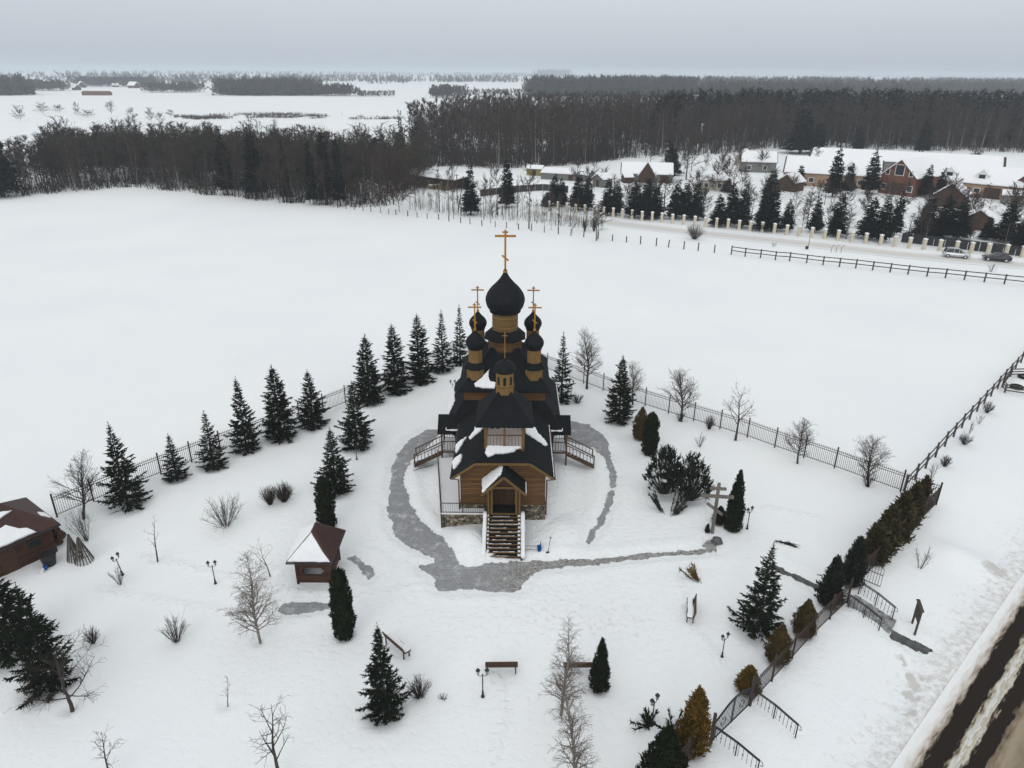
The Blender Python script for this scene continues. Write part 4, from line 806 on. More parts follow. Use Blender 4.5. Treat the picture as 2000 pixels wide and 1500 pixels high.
for a in (
 ('bare_tree','bare tree rising behind the fence beside the maroon hut','bare tree','lime',163,1010,888,40,138),
 ('bare_sapling','thin bare sapling alone on snow between hut and lamps','sapling','young',307,1093,1010,17,301),
 ('birch_tree','pale bare birch left of the gazebo with fine hanging twigs','birch','birch',508,1252,1068,50,497,'birchbark','palebirchtwig'),
 ('bare_tree','low bare tree behind the birch left of the gazebo','bare tree','young',527,1122,1055,32,524),
 ('apple_tree','bare spreading apple tree at lower left with one long slanting limb','apple tree','apple',140,1384,1240,78,125),
 ('bare_sapling','tiny bare sapling on empty snow left of the foreground spruce','sapling','young',444,1376,1325,14,442),
 ('apple_tree','bare fruit tree cut by the bottom edge near the left corner','apple tree','open',214,1512,1430,34,205),
 ('apple_tree','bare fruit tree with upright limbs at the bottom left of centre','apple tree','open',546,1518,1362,54,540),
 ('birch_tree','bare birch standing in front of the right bench','birch','birch',1096,1392,1200,44,1092,'birchbark','palebirchtwig'),
 ('birch_tree','bare birch below the bench, cut by the bottom edge','birch','birch',1122,1540,1325,54,1118,'birchbark','palebirchtwig'),
 ('lime_tree','round bare lime nearest the church on the right','bare tree','lime',1146,757,640,33,1149,'bark','limetwig',LG),
 ('lime_tree','bare lime half hidden by the dense spruce on the right','bare tree','lime',1236,788,705,25,1246,'bark','limetwig',LG),
 ('lime_tree','bare lime with a pointed crown, third from the church','bare tree','lime',1331,820,717,36,1338,'bark','limetwig',LG),
 ('bare_tree','open wide crowned bare tree amid the right fence row','bare tree','open',1437,857,742,44,1445,'bark','limetwig',LG),
 ('lime_tree','bare lime second from the fence corner on the right','bare tree','lime',1558,902,812,31,1568,'bark','limetwig',LG),
 ('lime_tree','bare lime nearest the fence corner, stems from the snow','bare tree','lime',1697,947,842,37,1712,'bark','limetwig',LG)):
    put_bare(*a)
def shrub_mesh(seed, Ht, R, n, twig='twig', sub=7):
    r = np.random.RandomState(seed); P0=[];P1=[];a=[];b=[]
    for i in range(n):
        az = r.uniform(0,6.3); q = R*math.sqrt(r.rand()); h = Ht*r.uniform(.6,1.05)*(1-.35*(q/R)**2); base = np.array([math.cos(az),math.sin(az),0])*q*.18; mid = base+np.array([math.cos(az)*q*.45,math.sin(az)*q*.45,h*.55])+r.normal(0,.03,3); tip = np.array([math.cos(az)*q,math.sin(az)*q,h])
        P0 += [base,mid]; P1 += [mid,tip]; a += [.014,.011]; b += [.011,.006]
        for k in range(sub):
            s = r.rand(); p = mid+(tip-mid)*s if r.rand() < .7 else base+(mid-base)*(.5+.5*s); d = nrm((tip-base)/np.linalg.norm(tip-base)+r.normal(0,.45,3)); P0.append(p); P1.append(p+d*Ht*r.uniform(.1,.3)); a.append(.0065); b.append(.004)
    v, q = tubes_np(np.array(P0)+[0,0,-.03], P1, a, b); return meshnp('shrub', v, q, [twig])
def put_shrub(lab, px, py, ty, hw, n=26, twig='twig', sub=7, group=None, name='bare_shrub'):
    p = at(px,py); h = top_h(p, px, ty); R = hw*mpp(p); o = link(name, shrub_mesh(int(px*3+py), h, R, n, twig, sub), None, tuple(p)); return tag(o, lab, 'shrub', group)
for a in (('bare many stemmed shrub in front of the fence right of the hut',170,1056,992,30,20,'twig',10),('wide vase shaped bare shrub on the left lawn',441,1028,974,40,34,'twig',16),
 ('left of two clipped brown twig balls on the left lawn',528,985,950,17,90,'redtwig',7),('right and rounder of two clipped brown twig balls on the left lawn',555,980,944,19,130,'redtwig',7),
 ('fan shaped bare shrub on empty snow left of the birch',345,1253,1202,24,34),('sparse bare twigs at the foot of the leaning lamp',235,1141,1106,17,12),('low grey twiggy bush above the spreading apple tree',182,1256,1228,16,40),
 ('grey twiggy bush to the right of the foreground spruce',820,1362,1326,26,60),('small dark bush against the right fence amid the limes',1385,838,812,10,50,'redtwig'),('low grey bush right of the slim spruce by the church',1128,788,768,13,50),
 ('small reddish bare shrub on snow behind the mountain pines',1366,873,845,10,10,'redtwig'),('few bare stems on snow outside the street fence',1797,1110,1064,17,9,'redtwig'),
 ('bushy tuft outside the wooden rail fence, nearest its corner post',1845,911,890,11,46),('bushy tuft outside the wooden rail fence, second from the corner post',1883,868,846,13,46),
 ('bushy tuft outside the wooden rail fence, just below the paddock',1927,806,784,11,46),('thin weedy stems by the wooden rail fence corner',1818,938,900,7,7),('thin weedy stems in the middle of the wooden rail fence',1893,845,822,7,6),('thin weedy stems by the upper wooden rail fence',1912,828,806,7,6),
 ('bare bush at the foot of the pointed lime',1327,822,800,9,26),('bare bush at the foot of the corner lime',1694,950,915,13,24),('low twigs sticking from snow right of the grey bush',865,1366,1356,9,10)):
    put_shrub(*a)
# ------------------------------------------------------------------ gazebo, hut and small yard things
def roofpatch(mb, pts, th=.1):
    c = sum((Vector(p) for p in pts), Vector())/len(pts); n = (Vector(pts[1])-Vector(pts[0])).cross(Vector(pts[2])-Vector(pts[0])).normalized()
    if n.z < 0: n = -n
    P = []
    for i, p in enumerate(pts):
        p, q = Vector(p), Vector(pts[(i+1)%len(pts)]); k = max(1, int((q-p).length/.22))
        for j in range(k): P.append(p.lerp(q,j/k)+(Vector((rnd.uniform(-.03,.03),rnd.uniform(-.03,.03),0)) if j else Vector()))
    P = [p-n*((p-c).dot(n)) for p in P]
    return mb.loft([[tuple(p+n*.004) for p in P],[tuple(c+(p-c)*.985+n*th*.6) for p in P],[tuple(c+(p-c)*.93+n*th) for p in P]])
gz = at(612,1112); GX, GY = (at_z(560,1100,2.0)[0]+at_z(648,1102,2.0)[0])/2, at_z(604,1101,2.0)[1]+1.75
G0 = float(H(GX,GY)); GE = empty('gazebo', (GX,GY,G0), 'small brown timber gazebo with maroon hipped roof half covered in snow', 'gazebo')
hx, hy = 1.45, 1.75
for x in (-1,1):
    for y in (-1,1): MB().box((x*1.02,y*1.25,1.02), (.15,.15,2.1)).build('post', 'hutwall', GE)
mb = MB()
for y in (-1.25,1.25):
    pan = [(-.98,y,.12),(.98,y,.12),(.98,y,1.95),(-.98,y,1.95)]
    mb.box((0,y,.42),(1.92,.08,.62)); mb.box((0,y,1.62),(1.92,.08,.72))
    for x in (-.82,.82): mb.box((x,y,1.0),(.3,.08,.54))
    for x in (-1,1):
        for z in (.8,1.19): mb.box((x*.62,y,z),(.14,.075,.13))
for x in (-1.02,1.02): mb.box((x,0,.42),(.08,2.36,.62)); mb.box((x,-.7,1.25),(.08,1.0,1.4)); mb.box((x,.2,1.85),(.08,1.9,.2))
mb.build('wall', 'hutwall', GE)
MB().box((0,0,.08),(2.0,2.5,.1)).build('floor', 'snow', GE)
ez, rz_ = 2.02, 3.45; ra, rb = -.35, .55
mb = MB(); R1 = [(-hx,-hy,ez),(hx,-hy,ez),(0,ra,rz_)]; R2 = [(hx,-hy,ez),(hx,hy,ez),(0,rb,rz_),(0,ra,rz_)]; R3 = [(hx,hy,ez),(-hx,hy,ez),(0,rb,rz_)]; R4 = [(-hx,hy,ez),(-hx,-hy,ez),(0,ra,rz_),(0,rb,rz_)]
for q in (R1,R2,R3,R4): mb.slab(q, .07)
mb.build('roof', 'hutroof', GE)
mb = MB(); roofpatch(mb, [(-hx*.96,-hy*.97,ez+.03),(hx*.9,-hy*.98,ez+.02),(.5,-1.0,2.78),(.12,ra-.3,3.16),(-.06,ra-.1,3.36)], .09); roofpatch(mb, [(-hx*.97,hy*.95,ez+.03),(-hx*.97,-hy*.9,ez+.03),(-.14,ra-.05,3.3),(-.12,rb,3.32)], .09); mb.build('roof_snow', 'snow', GE)
MB().tube([(-hx,-hy-.03,ez-.06),(hx,-hy-.03,ez-.06),(hx+.03,hy,ez-.06)], .05, 6).build('gutter', 'blackiron', GE)
# maroon hut
ha, hb = at_z(113,1023,2.2), at_z(0,1072,2.2); hd = (hb-ha); hd[2] = 0; hd /= np.linalg.norm(hd); ang = math.atan2(hd[1],hd[0])
HU = empty('garden_hut', (ha[0],ha[1],float(H(ha[0],ha[1]))), 'maroon roofed timber hut with melting snow patches, cut by the left edge', 'hut', None, ang)   # local x runs along the eave to the left, local -y is behind
W_, D_ = 6.0, 4.4; zw = 2.2
MB().box((W_/2+.35,-D_/2-.35,zw/2), (W_,D_,zw+.3)).build('wall', 'hutwall', HU)
mb = MB(); e0, e1, y0, y1 = -.1, W_+.8, .1, -D_-.8; rx0, rx1, ym, zr = 2.1, W_-1.4, -D_/2-.35, 3.9
for q in ([(e0,y0,zw),(e1,y0,zw),(rx1,ym,zr),(rx0,ym,zr)],[(e1,y1,zw),(e0,y1,zw),(rx0,ym,zr),(rx1,ym,zr)],[(e0,y1,zw),(e0,y0,zw),(rx0,ym,zr)],[(e1,y0,zw),(e1,y1,zw),(rx1,ym,zr)]): mb.slab(q, .08)
mb.build('roof', 'hutroof', HU)
fr = lambda x, t: (x, y0+(ym-y0)*t, zw+(zr-zw)*t+.02)
mb = MB(); roofpatch(mb, [fr(1.3,.03),fr(e1-.1,.03),fr(4.2,.5),fr(3.2,.40),fr(2.5,.46),fr(2.0,.26),fr(1.6,.2)], .12); roofpatch(mb, [fr(1.75,.72),fr(3.9,.95),fr(4.4,.62),fr(3.0,.6)], .1)
roofpatch(mb, [(.1,-1.8,2.35),(.05,-.9,2.3),(.55,-1.1,2.62),(.45,-1.8,2.6)], .08); mb.build('roof_snow', 'snow', HU)
MB().tube([(e0,y0+.04,zw-.08),(e1,y0+.04,zw-.08)], .06, 6).build('gutter', 'blackiron', HU)
wn = MB().box((1.5,-.34,1.35), (.75,.06,.5)).build('window', 'glass', HU); MB().box((1.5,-.33,1.64), (.9,.08,.08)).build('frame', 'darkwood', wn)
dr = MB().box((3.1,-.34,1.0), (.95,.06,1.95)).build('door', 'darkwood', HU); MB().box((2.75,-.29,1.0), (.05,.06,.16)).build('handle', 'blackiron', dr)
mb = MB(); mb.tube([(-.35,-1.2,.5),(-.25,-2.6,.5)], .32, 10); mb.tube([(-.1,-.9,.25),(0,-2.9,.25)], .2, 8); mb.tube([(-.3,-1.5,.9),(-.2,-2.5,.9)], .2, 8)
tag(mb.build('log_pile','shedbrown',None,tuple(HU.location)), 'stack of logs against the end wall of the maroon hut', 'log pile').rotation_euler = (0,0,ang)
for i,(px,py,ty,hw,lab) in enumerate(((147,1092,1044,14,'left of two slatted wooden cones sheltering shrubs beside the hut'),(165,1096,1050,17,'right of two slatted wooden cones sheltering shrubs beside the hut'))):
    p = at(px,py); h = top_h(p,px-8,ty); R = hw*mpp(p); e = empty('plant_shelter', tuple(p), lab, 'plant shelter', 'slatted cones beside the hut'); n = 17
    for k in range(n):
        a = 2*PI*k/n; MB().bar((R*math.cos(a),R*math.sin(a),-.05),(R*.06*math.cos(a),R*.06*math.sin(a),h+rnd.uniform(-.1,.05)), .07,.02).build('slat','fencewood' if k % 3 else 'greywood',e)
    mb = MB()
    for t in (.25,.6): mb.lathe([(R*(1-t)*.96,h*t),(R*(1-t)*.96,h*t+.05)],14,cap=False)
    mb.build('hoop','blackiron',e)
def vessel(name,lab,cat,px,py,r0,r1,h,m_,fill='black'):
    p = at(px,py); e = empty(name, tuple(p), lab, cat)
    MB().lathe([(r0,0),(r1,h),(r1*1.08,h),(r1*1.08,h+.04),(r1*.95,h+.04),(r1*.9,h*.85)], 16).build('shell', m_, e, smooth=False); MB().lathe([(r1*.9,h*.8),(0.01,h*.84)],16,cap=False).build('filling', fill, e); return e
vessel('planter_tub','black tub standing at the hut corner','tub',98,1102,.36,.5,.8,'blackiron')
vessel('bucket','small blue bucket on snow by the hut','bucket',90,1112,.1,.13,.24,'blue','snow')
vessel('bucket','small white bucket beside the blue one','bucket',83,1119,.1,.13,.22,'white','snow')
# lamps
def lamp_meshes():
    mb = MB(); mb.lathe([(.11,0),(.11,.08),(.07,.14),(.06,.4),(.045,.46),(.035,.5),(.032,1.62),(.05,1.66),(.03,1.7)],10); post = mb
    arms = MB()
    for s in (-1,1): arms.tube([(0,0,1.6),(s*.12,0,1.56),(s*.22,0,1.6),(s*.25,0,1.7)], .018, 6)
    return post, arms
_pm, _am = lamp_meshes()
def lantern(s):
    g_ = MB().lathe([(.065,1.74),(.115,1.98)],6,(s*.25,0,0)); c = MB().lathe([(.135,1.975),(.14,2.0),(.06,2.09),(.02,2.12),(.03,2.15),(.01,2.19)],6,(s*.25,0,0)).lathe([(.03,1.68),(.075,1.72),(.07,1.75)],6,(s*.25,0,0)); return g_, c
LP = empty('garden_lamp', (0,0,0), 'x', 'lamp', 'twin lantern garden lamps'); _pm.build('post','blackiron',LP); _am.build('arm','blackiron',LP)
for s in (-1,1):
    g_, c = lantern(s); o = g_.build('lantern','lampglass',LP); c.build('lantern_cap','blackiron',o)
for i,(px,py,ty,rz,lean,lab) in enumerate(((421,1140,1094,.2,0,'twin lantern lamp on open snow left of the birch'),(240,1123,1078,1.2,-.12,'leaning twin lantern lamp with twigs at its foot, towards the hut'),(943,1361,1304,.05,0,'twin lantern lamp beside the middle bench in the foreground'),
 (1459,1033,989,.6,0,'twin lantern lamp right of the memorial cross'),(1410,1283,1236,.5,0,'twin lantern lamp below the snowy bench facing left'),(1273,1416,1358,.8,0,'twin lantern lamp above the big cone thuja, leafy shrub at its foot'),
 (697,898,862,.3,0,'twin lantern lamp in front of the broad lawn spruce'),(885,775,741,.1,0,'twin lantern lamp beside the left edge of the church roof'),(1115,772,742,.4,0,'twin lantern lamp right of the church roof by the slim spruce'))):
    o = LP if i == 0 else copy_tree(LP); p = at(px,py); h = top_h(p,px,ty); o.location = tuple(p); s = h/2.19; o.scale = (s,s,s); o.rotation_euler = (0,lean,rz); o['label'] = lab
# benches: local +y is where the sitter looks
def make_bench():
    e = empty('park_bench', (0,0,0), 'x', 'bench', 'dark plank benches')
    mb = MB()
    for k in range(3): mb.box((0,-.1+.14*k,.44),(1.85,.125,.035))
    mb.build('seat','darkwood',e); mb = MB()
    for k in range(3): mb.box((0,-.22-.03*k,.58+.13*k),(1.85,.03,.12),rx=.22)
    mb.build('backrest','darkwood',e)
    for x in (-.8,.8):
        mb = MB(); mb.bar((x,-.18,-.05),(x,-.18,.5),.06); mb.bar((x,-.18,.46),(x,-.3,.9),.05); mb.bar((x,.18,-.05),(x,.18,.42),.06); mb.bar((x,-.2,.4),(x,.22,.4),.05); mb.build('leg','blackiron',e)
    return e
BN = make_bench()
def bsnow(e):
    mb = MB(); roofpatch(mb, [(-.88,-.12,.465),(.88,-.12,.465),(.88,.2,.465),(-.88,.2,.465)], .09); mb.build('seat_snow','snow',e)
for i,(a,b,face,lab,sn) in enumerate((((948,1311),(1011,1311),0,'middle dark bench seen from behind, a lamp at its left end',0),((1100,1311),(1160,1311),0,'dark bench half hidden between birch and small pointed thuja',0),
  ((757,1252),(797,1287),0,'diagonal bench with snowy seat right of the foreground spruce',1),((1347,1219),(1348,1180),0,'bench with snow covered seat facing left, standing alone on the right lawn',1))):
    o = BN if i == 0 else copy_tree(BN)
    pa, pb = at(*a), at(*b); c = (pa+pb)/2; o.location = (c[0],c[1],c[2]+.02); o.rotation_euler = (0,0,math.atan2(pb[1]-pa[1],pb[0]-pa[0])); s = np.linalg.norm(pb-pa)/1.85; s = min(1.12,max(.85,s)); o.scale = (s,s,min(s,1.0)); o['label'] = lab
    if sn: bsnow(o)
# memorial cross
p = at(1391,1040); h = top_h(p,1405,944); mp_ = mpp(p); e = empty('memorial_cross', tuple(p), 'tall grey timber memorial cross with slanting lower bar', 'cross', None, math.radians(-6))
MB().box((0,0,h/2-.1),(.2,.2,h+.2)).build('upright','greywood',e); MB().box((0,-.03,h*.745),(2.2,.17,.2)).build('crossbar','greywood',e); MB().box((0,-.03,h*.9),(1.05,.17,.17)).build('title_bar','greywood',e)
MB().bar((-.62,-.03,h*.49+.42),(.5,-.03,h*.49-.42),.17,.17).build('foot_bar','greywood',e)
mb = MB(); mb.lathe([(.42,-.1),(.34,.1),(.15,.2)],9,(.1,-.95,0),lump=.3); o = mb.build('boulder','slab',None,tuple(p)); tag(o,'dark boulder in snow in front of the memorial cross','boulder')
# snow pusher and spade by the steps
p = at(1048,1073); e = empty('snow_pusher', (p[0],p[1],p[2]+.06), 'blue snow pusher with looped handle lying by the steps', 'snow shovel', None, .05)
mb = MB(); rings = []
for k in range(7):
    t = k/6; y = -.35+.7*t; rings.append([(.05,y,.02),(.22,y,.0),(.30,y,.12),(.30,y,.32),(.27,y,.33),(.26,y,.14),(.2,y,.04),(.05,y,.05)])
mb.loft(rings).build('scoop','blue',e); MB().tube([(.1,-.22,.05),(-.75,-.2,.1),(-.86,-.08,.11),(-.86,.1,.11),(-.75,.22,.1),(.1,.22,.05)],.017,6).build('handle','blackiron',e)
p = at(1070,1080); h = top_h(p,1076,1052); e = empty('spade', tuple(p), 'thin spade stuck upright in the snow right of the blue pusher', 'spade')
MB().tube([(0,0,0),(.16,.1,h)],.018,6).build('shaft','shedbrown',e); MB().box((.165,.1,h),(.16,.04,.04)).build('grip','blackiron',e); MB().box((-.02,-.02,.0),(.22,.03,.3),rx=.15).build('blade','blackiron',e)
# notice board outside the gate
p = at(1784,1228); h = top_h(p,1798,1183); e = empty('notice_board', tuple(p), 'dark wooden notice board standing outside the small gate', 'notice board', None, math.radians(74))
for x in (-.42,.42): MB().box((x,0,h*.42),(.1,.1,h*.95)).build('post','fencewood',e)
b = MB().box((0,-.0,h*.72),(.98,.1,h*.52)).build('board','fencewood',e); MB().box((0,-.06,h*.72),(.74,.02,h*.4)).build('notice','paper',b); MB().box((0,0,h*1.0),(1.15,.2,.06)).build('cap','fencewood',b)
# ------------------------------------------------------------------ iron fences
def ironfence(label, pts, h=1.75, bay=2.55, m_='iron', scale_posts=1., gate=False):
    P = [np.array(q,float) for q in pts]; seg = np.r_[0,np.cumsum([np.linalg.norm(P[i+1]-P[i]) for i in range(len(P)-1)])]; n = max(1,int(round(seg[-1]/bay))); s = np.linspace(0,seg[-1],n+1)
    X = np.interp(s,seg,[q[0] for q in P]); Y = np.interp(s,seg,[q[1] for q in P]); Z = H(X,Y); e = empty('iron_fence',(X[0],Y[0],Z[0]),label,'fence')
    B = np.array([X[0],Y[0],Z[0]]); pm = None
    for i in range(n+1):
        if pm is None: o = MB().box((0,0,h/2),(.09,.09,h+.3)).lathe([(.07,h+.15),(.075,h+.19),(.01,h+.27)],4,(0,0,0),PI/4).build('post',m_,e); pm = o.data
        else: o = link('post',pm,e)
        o.location = (X[i]-B[0],Y[i]-B[1],Z[i]-B[2])
    for i in range(n):
        a = Vector((X[i],Y[i],Z[i]))-Vector(B); b = Vector((X[i+1],Y[i+1],Z[i+1]))-Vector(B); mb = MB(); u = Vector((0,0,1)); d = (b-a).normalized()*.04
        for z in (.22,h-.34,h-.14): mb.bar(a+d+u*z,b-d+u*z,.035)
        k = int((b-a).length/.15)
        for j in range(1,k):
            q = a.lerp(b,j/k); mb.bar(q+u*.12,q+u*(h+.02),.022)
        mb.build('panel',m_,e,recalc=False)
    return e
lf = [at(112,1010)[:2],at(215,966)[:2],at(450,874)[:2],at(660,795)[:2],at(850,716)[:2],(-3.4,79.4)]
ironfence('iron picket fence running behind the left row of spruces', lf)
rf = [(-3.4,79.6),at(1110,738)[:2],at(1280,800)[:2],at(1455,853)[:2],at(1640,918)[:2],at(1763,962)[:2],at(1828,986)[:2]]
ironfence('iron picket fence along the right side past the round limes', rf)
ironfence('iron picket fence on the street side between corner and small gate', [at(1828,986)[:2],at(1745,1072)[:2],at(1681,1134)[:2]], 1.7)
ironfence('iron picket fence on the street side between small gate and arched gate', [at(1654,1178)[:2],at(1581,1249)[:2],at(1464,1378)[:2]], 1.7)
ironfence('iron picket fence at the bottom edge below the golden thuja', [at(1388,1452)[:2],at(1336,1500)[:2],at(1290,1548)[:2]], 1.7)
def lrail(label, a, b, h=.95, drop=.0, snow=False):
    e = empty('stair_railing', tuple(a), label, 'railing'); A = Vector((0,0,0)); Bv = Vector(b)-Vector(a); mid = A.lerp(Bv,.5); mid.z = max(A.z,Bv.z)*.75+.25*min(A.z,Bv.z)
    u = Vector((0,0,1)); pts = [A,mid,Bv]; mb = MB()
    for z in (h,h-.09): mb.bar(A+u*z,mid+u*z,.04); mb.bar(mid+u*z,Bv+u*z,.04)
    mb.tube([Bv+u*h,Bv+u*(h-.04)+(Bv-mid).normalized()*.16,Bv+u*(h-.22)+(Bv-mid).normalized()*.2,Bv+u*(h-.3)+(Bv-mid).normalized()*.08],.018,5); mb.build('handrail','blackiron',e)
    mb = MB()
    for s0, s1 in ((A,mid),(mid,Bv)):
        k = max(2,int((s1-s0).length/.2))
        for j in range(k):
            q = s0.lerp(s1,(j+.5)/k); mb.bar(q+u*.1,q+u*(h-.08),.018)
            if j % 3 == 1: mb.lathe([(.012,.38),(.04,.44),(.012,.5)],6,tuple(q))
    mb.build('balusters','blackiron',e)
    for q in pts: MB().bar(q-u*.2,q+u*h,.045).build('post','blackiron',e)
    return e
lrail('black stair railing outside the small gate, on the far side of the steps', at(1676,1160), at(1742,1209))
lrail('black stair railing outside the small gate, on the near side of the steps', at(1656,1186), at(1716,1232))
lrail('curved iron railing below the arched gate, nearer the small gate', at(1468,1372), at(1553,1441))
lrail('curved iron railing below the arched gate, cut by the bottom edge', at(1394,1446), at(1478,1512))
# small gate steps
e = empty('gate_steps', tuple(at(1665,1180)), 'dark stone steps going down outside the small gate', 'steps'); a, b = at(1662,1176), at(1742,1228); dv = b-a; an = math.atan2(dv[1],dv[0])
for k in range(7):
    t = (k+.5)/7; q = a+dv*t-np.array(e.location); MB().box((q[0],q[1],.1-(a[2]-b[2])*(k+.3)/7),(np.linalg.norm(dv[:2])/7+.05,1.15,.34),rz=an).build('step','step',e,bevel=.02)
# small gate (open leaf with arch) and arched double gate
g0, g1 = at(1654,1178), at(1681,1134); e = empty('iron_gate', tuple(g0), 'small open iron gate with arched top at the head of the stone steps', 'gate')
for q in (g0,g1): MB().bar(q-g0,(q-g0)+np.array([0,0,1.95]),.1).build('gate_post','iron',e)
mb = MB(); hdir = (g1-g0)/np.linalg.norm(g1-g0); out = np.array([hdir[1],-hdir[0],0]); L_ = 1.15; z0 = np.array([0,0,1.])
for z in (.15,1.0): mb.bar(g1-g0+z0*z,g1-g0+out*L_+z0*z,.035)
ar = [g1-g0+out*L_*t+z0*(1.45+.35*math.sin(PI*t)**.8*(1-.5*t)) for t in np.linspace(0,1,8)]; mb.tube(ar,.02,5)
for t in np.linspace(0,1,8): mb.bar(g1-g0+out*L_*t+z0*.15,g1-g0+out*L_*t+z0*(1.45+.35*math.sin(PI*t)**.8*(1-.5*t)),.02)
mb.build('gate_leaf','blackiron',e)
g0, g1 = at(1388,1452), at(1464,1378); e = empty('iron_gate', tuple(g0), 'wide iron double gate with wavy arched top rail near the golden thuja', 'gate'); v = g1-g0
for t in (0,1): MB().bar(v*t,v*t+z0*2.0,.13).build('gate_post','iron',e)
def arch(t): return 1.35+.5*math.sin(PI*t)**1.3
for h0, h1 in ((.03,.495),(.505,.97)):
    mb = MB(); ts = np.linspace(h0,h1,10); mb.tube([v*t+z0*arch(t) for t in ts],.03,5); mb.tube([v*t+z0*(arch(t)-.14) for t in ts],.02,5); mb.bar(v*h0+z0*.15,v*h1+z0*.15,.05)
    for t in np.linspace(h0,h1,13): mb.bar(v*t+z0*.12,v*t+z0*arch(t),.022)
    for t in (h0,h1): mb.bar(v*t+z0*.1,v*t+z0*arch(t),.05)
    c = v*((h0+h1)/2)+z0*.8; mb.tube([c+v/np.linalg.norm(v)*.2*math.cos(a)+z0*.25*math.sin(a) for a in np.linspace(0,2*PI,13)],.016,5); mb.build('gate_leaf','blackiron',e)
# ------------------------------------------------------------------ timber fences and posts
def railfence(label, bases, h, rails, name='rail_fence', w=.11):
    B = np.array(bases[0]); e = empty(name, tuple(B), label, 'fence')
    for q in bases: MB().bar(np.array(q)-B-np.array([0,0,.2]),np.array(q)-B+np.array([0,0,h+rnd.uniform(-.04,.06)]),w*1.2,w).build('post','fencewood',e)
    for i in range(len(bases)-1):
        a = np.array(bases[i])-B; b = np.array(bases[i+1])-B
        for z in rails: MB().bar(a+[0,0,z],b+[0,0,z+rnd.uniform(-.03,.03)],w*.55,w*.95).build('rail','fencewood',e)
    return e
a, b = at(1766,960), at(2004,697); n = 16; pts = []
for i in range(n+3): q = a+(b-a)*i/n; pts.append(np.array([q[0],q[1],float(H(q[0],q[1]))]))
railfence('two rail timber fence running from the iron fence corner up the right edge', pts, 1.45, (.65,1.25))
pp = [at(*q) for q in ((1428,497),(1455,501),(1485,504),(1514,508),(1542,510),(1575,514),(1607,518),(1639,521),(1671,524),(1704,528),(1738,532),(1773,536),(1810,540),(1846,543),(1883,547),(1922,551),(1961,555),(2002,559))]
railfence('long two rail timber fence between the field and the back lane', pp, 1.55, (.75,1.4), w=.15)
pk = [at(2006,735),at(1973,736),at(1957,757),at(1962,767),at(2006,774)]
railfence('small three rail paddock fence at the right edge', pk, 1.0, (.3,.6,.9))
for px,py,lab in ((1985,758,'black tyre lying in the paddock, fully visible'),(2000,738,'black tyre in the paddock cut by the right edge')):
    p = at(px,py); e = empty('tyre',(p[0],p[1],p[2]+.16),lab,'tyre',None); MB().lathe([(.38,-.12),(.5,-.15),(.62,-.1),(.65,0),(.62,.1),(.5,.15),(.38,.12),(.38,-.12)],20,cap=False).build('tread','rubber',e,smooth=True); MB().lathe([(.1,-.08),(.37,-.1),(.37,-.06),(.1,-.04)],16,cap=False).build('snow_inside','snow',e)
fp = [(645,403),(660,406),(676,408),(692,410)]+[(700+x/5,220+y/5) for x,y in ((45,960),(122,968),(217,980),(297,992),(367,998),(482,1013),(574,1022),(672,1035),(783,1045),(885,1062),(1000,1078),(1091,1088),(1207,1103),(1337,1117),(1445,1128),(1563,1142),(1688,1155),(1815,1170))]+[(1000+x/4,260+y/4) for x,y in ((362,790),(460,800),(560,812),(672,826),(784,842),(893,853),(1003,867),(1126,882),(1222,892),(1341,907),(1453,920),(1580,935))]
fm = MB().box((0,0,.6),(.15,.15,1.6)).lathe([(.106,1.4),(.02,1.47)],4,(0,0,0),PI/4)
fo = fm.build('fence_post','fencewood')
for i,q in enumerate(fp):
    o = fo if i == 0 else link('fence_post',fo.data); o.location = tuple(at(*q)); o.rotation_euler = (rnd.uniform(-.04,.04),rnd.uniform(-.05,.05),rnd.uniform(0,1)); s = rnd.uniform(.8,1.1); o.scale = (1,1,s)
    tag(o, ordn(i)+' bare timber post from the left along the far field edge','post','bare timber posts along the far field edge')
pl = [(1000+x/4,260+y/4) for x,y in ((290,600),(358,605),(428,618),(496,628),(568,632),(640,638),(715,648),(788,656),(860,665),(935,672),(1013,685),(1092,690),(1168,697),(1250,708),(1338,715),(1425,725),(1507,733),(1593,740),(1683,748),(1770,758),(1857,765),(1950,772))]+[(1500+x/4,260+y/4) for x,y in ((45,785),(142,797),(238,806),(338,818),(438,828),(542,840),(650,853),(758,864),(875,877),(985,888),(1100,900),(1214,910),(1336,919),(1466,930),(1582,940),(1712,950),(1855,958),(1980,972))]
pmesh = None
for i,q in enumerate(pl):
    p = at(*q); e = empty('gate_pillar' if 0 else 'fence_pillar', tuple(p), ordn(i)+' cream pillar from the left in the row along the back lane','pillar','cream pillars along the back lane')
    if pmesh is None:
        pmesh = MB().box((0,0,.9),(.5,.5,2.1)).box((0,0,.1),(.58,.58,.4)).build('shaft','cream',e,bevel=.02).data; cmesh = MB().box((0,0,2.0),(.64,.64,.12)).lathe([(.4,2.06),(.02,2.2)],4,(0,0,0),PI/4).build('cap','snow',e).data
    else: link('shaft',pmesh,e); link('cap',cmesh,e)
e = empty('dark_fence', tuple(at(1757,478)), 'dark board fence behind the cream pillars, under the spruces at right', 'fence'); a = at(1757,482); b = at(2010,513); off = np.array([1.2,2.0,0])
for i in range(11):
    q0 = a+(b-a)*i/11+off-a; q1 = a+(b-a)*(i+.96)/11+off-a; mb = MB(); mb.bar(q0+[0,0,1.0],q1+[0,0,1.0],.06,1.8); mb.build('panel','blackiron',e)
build_ground()
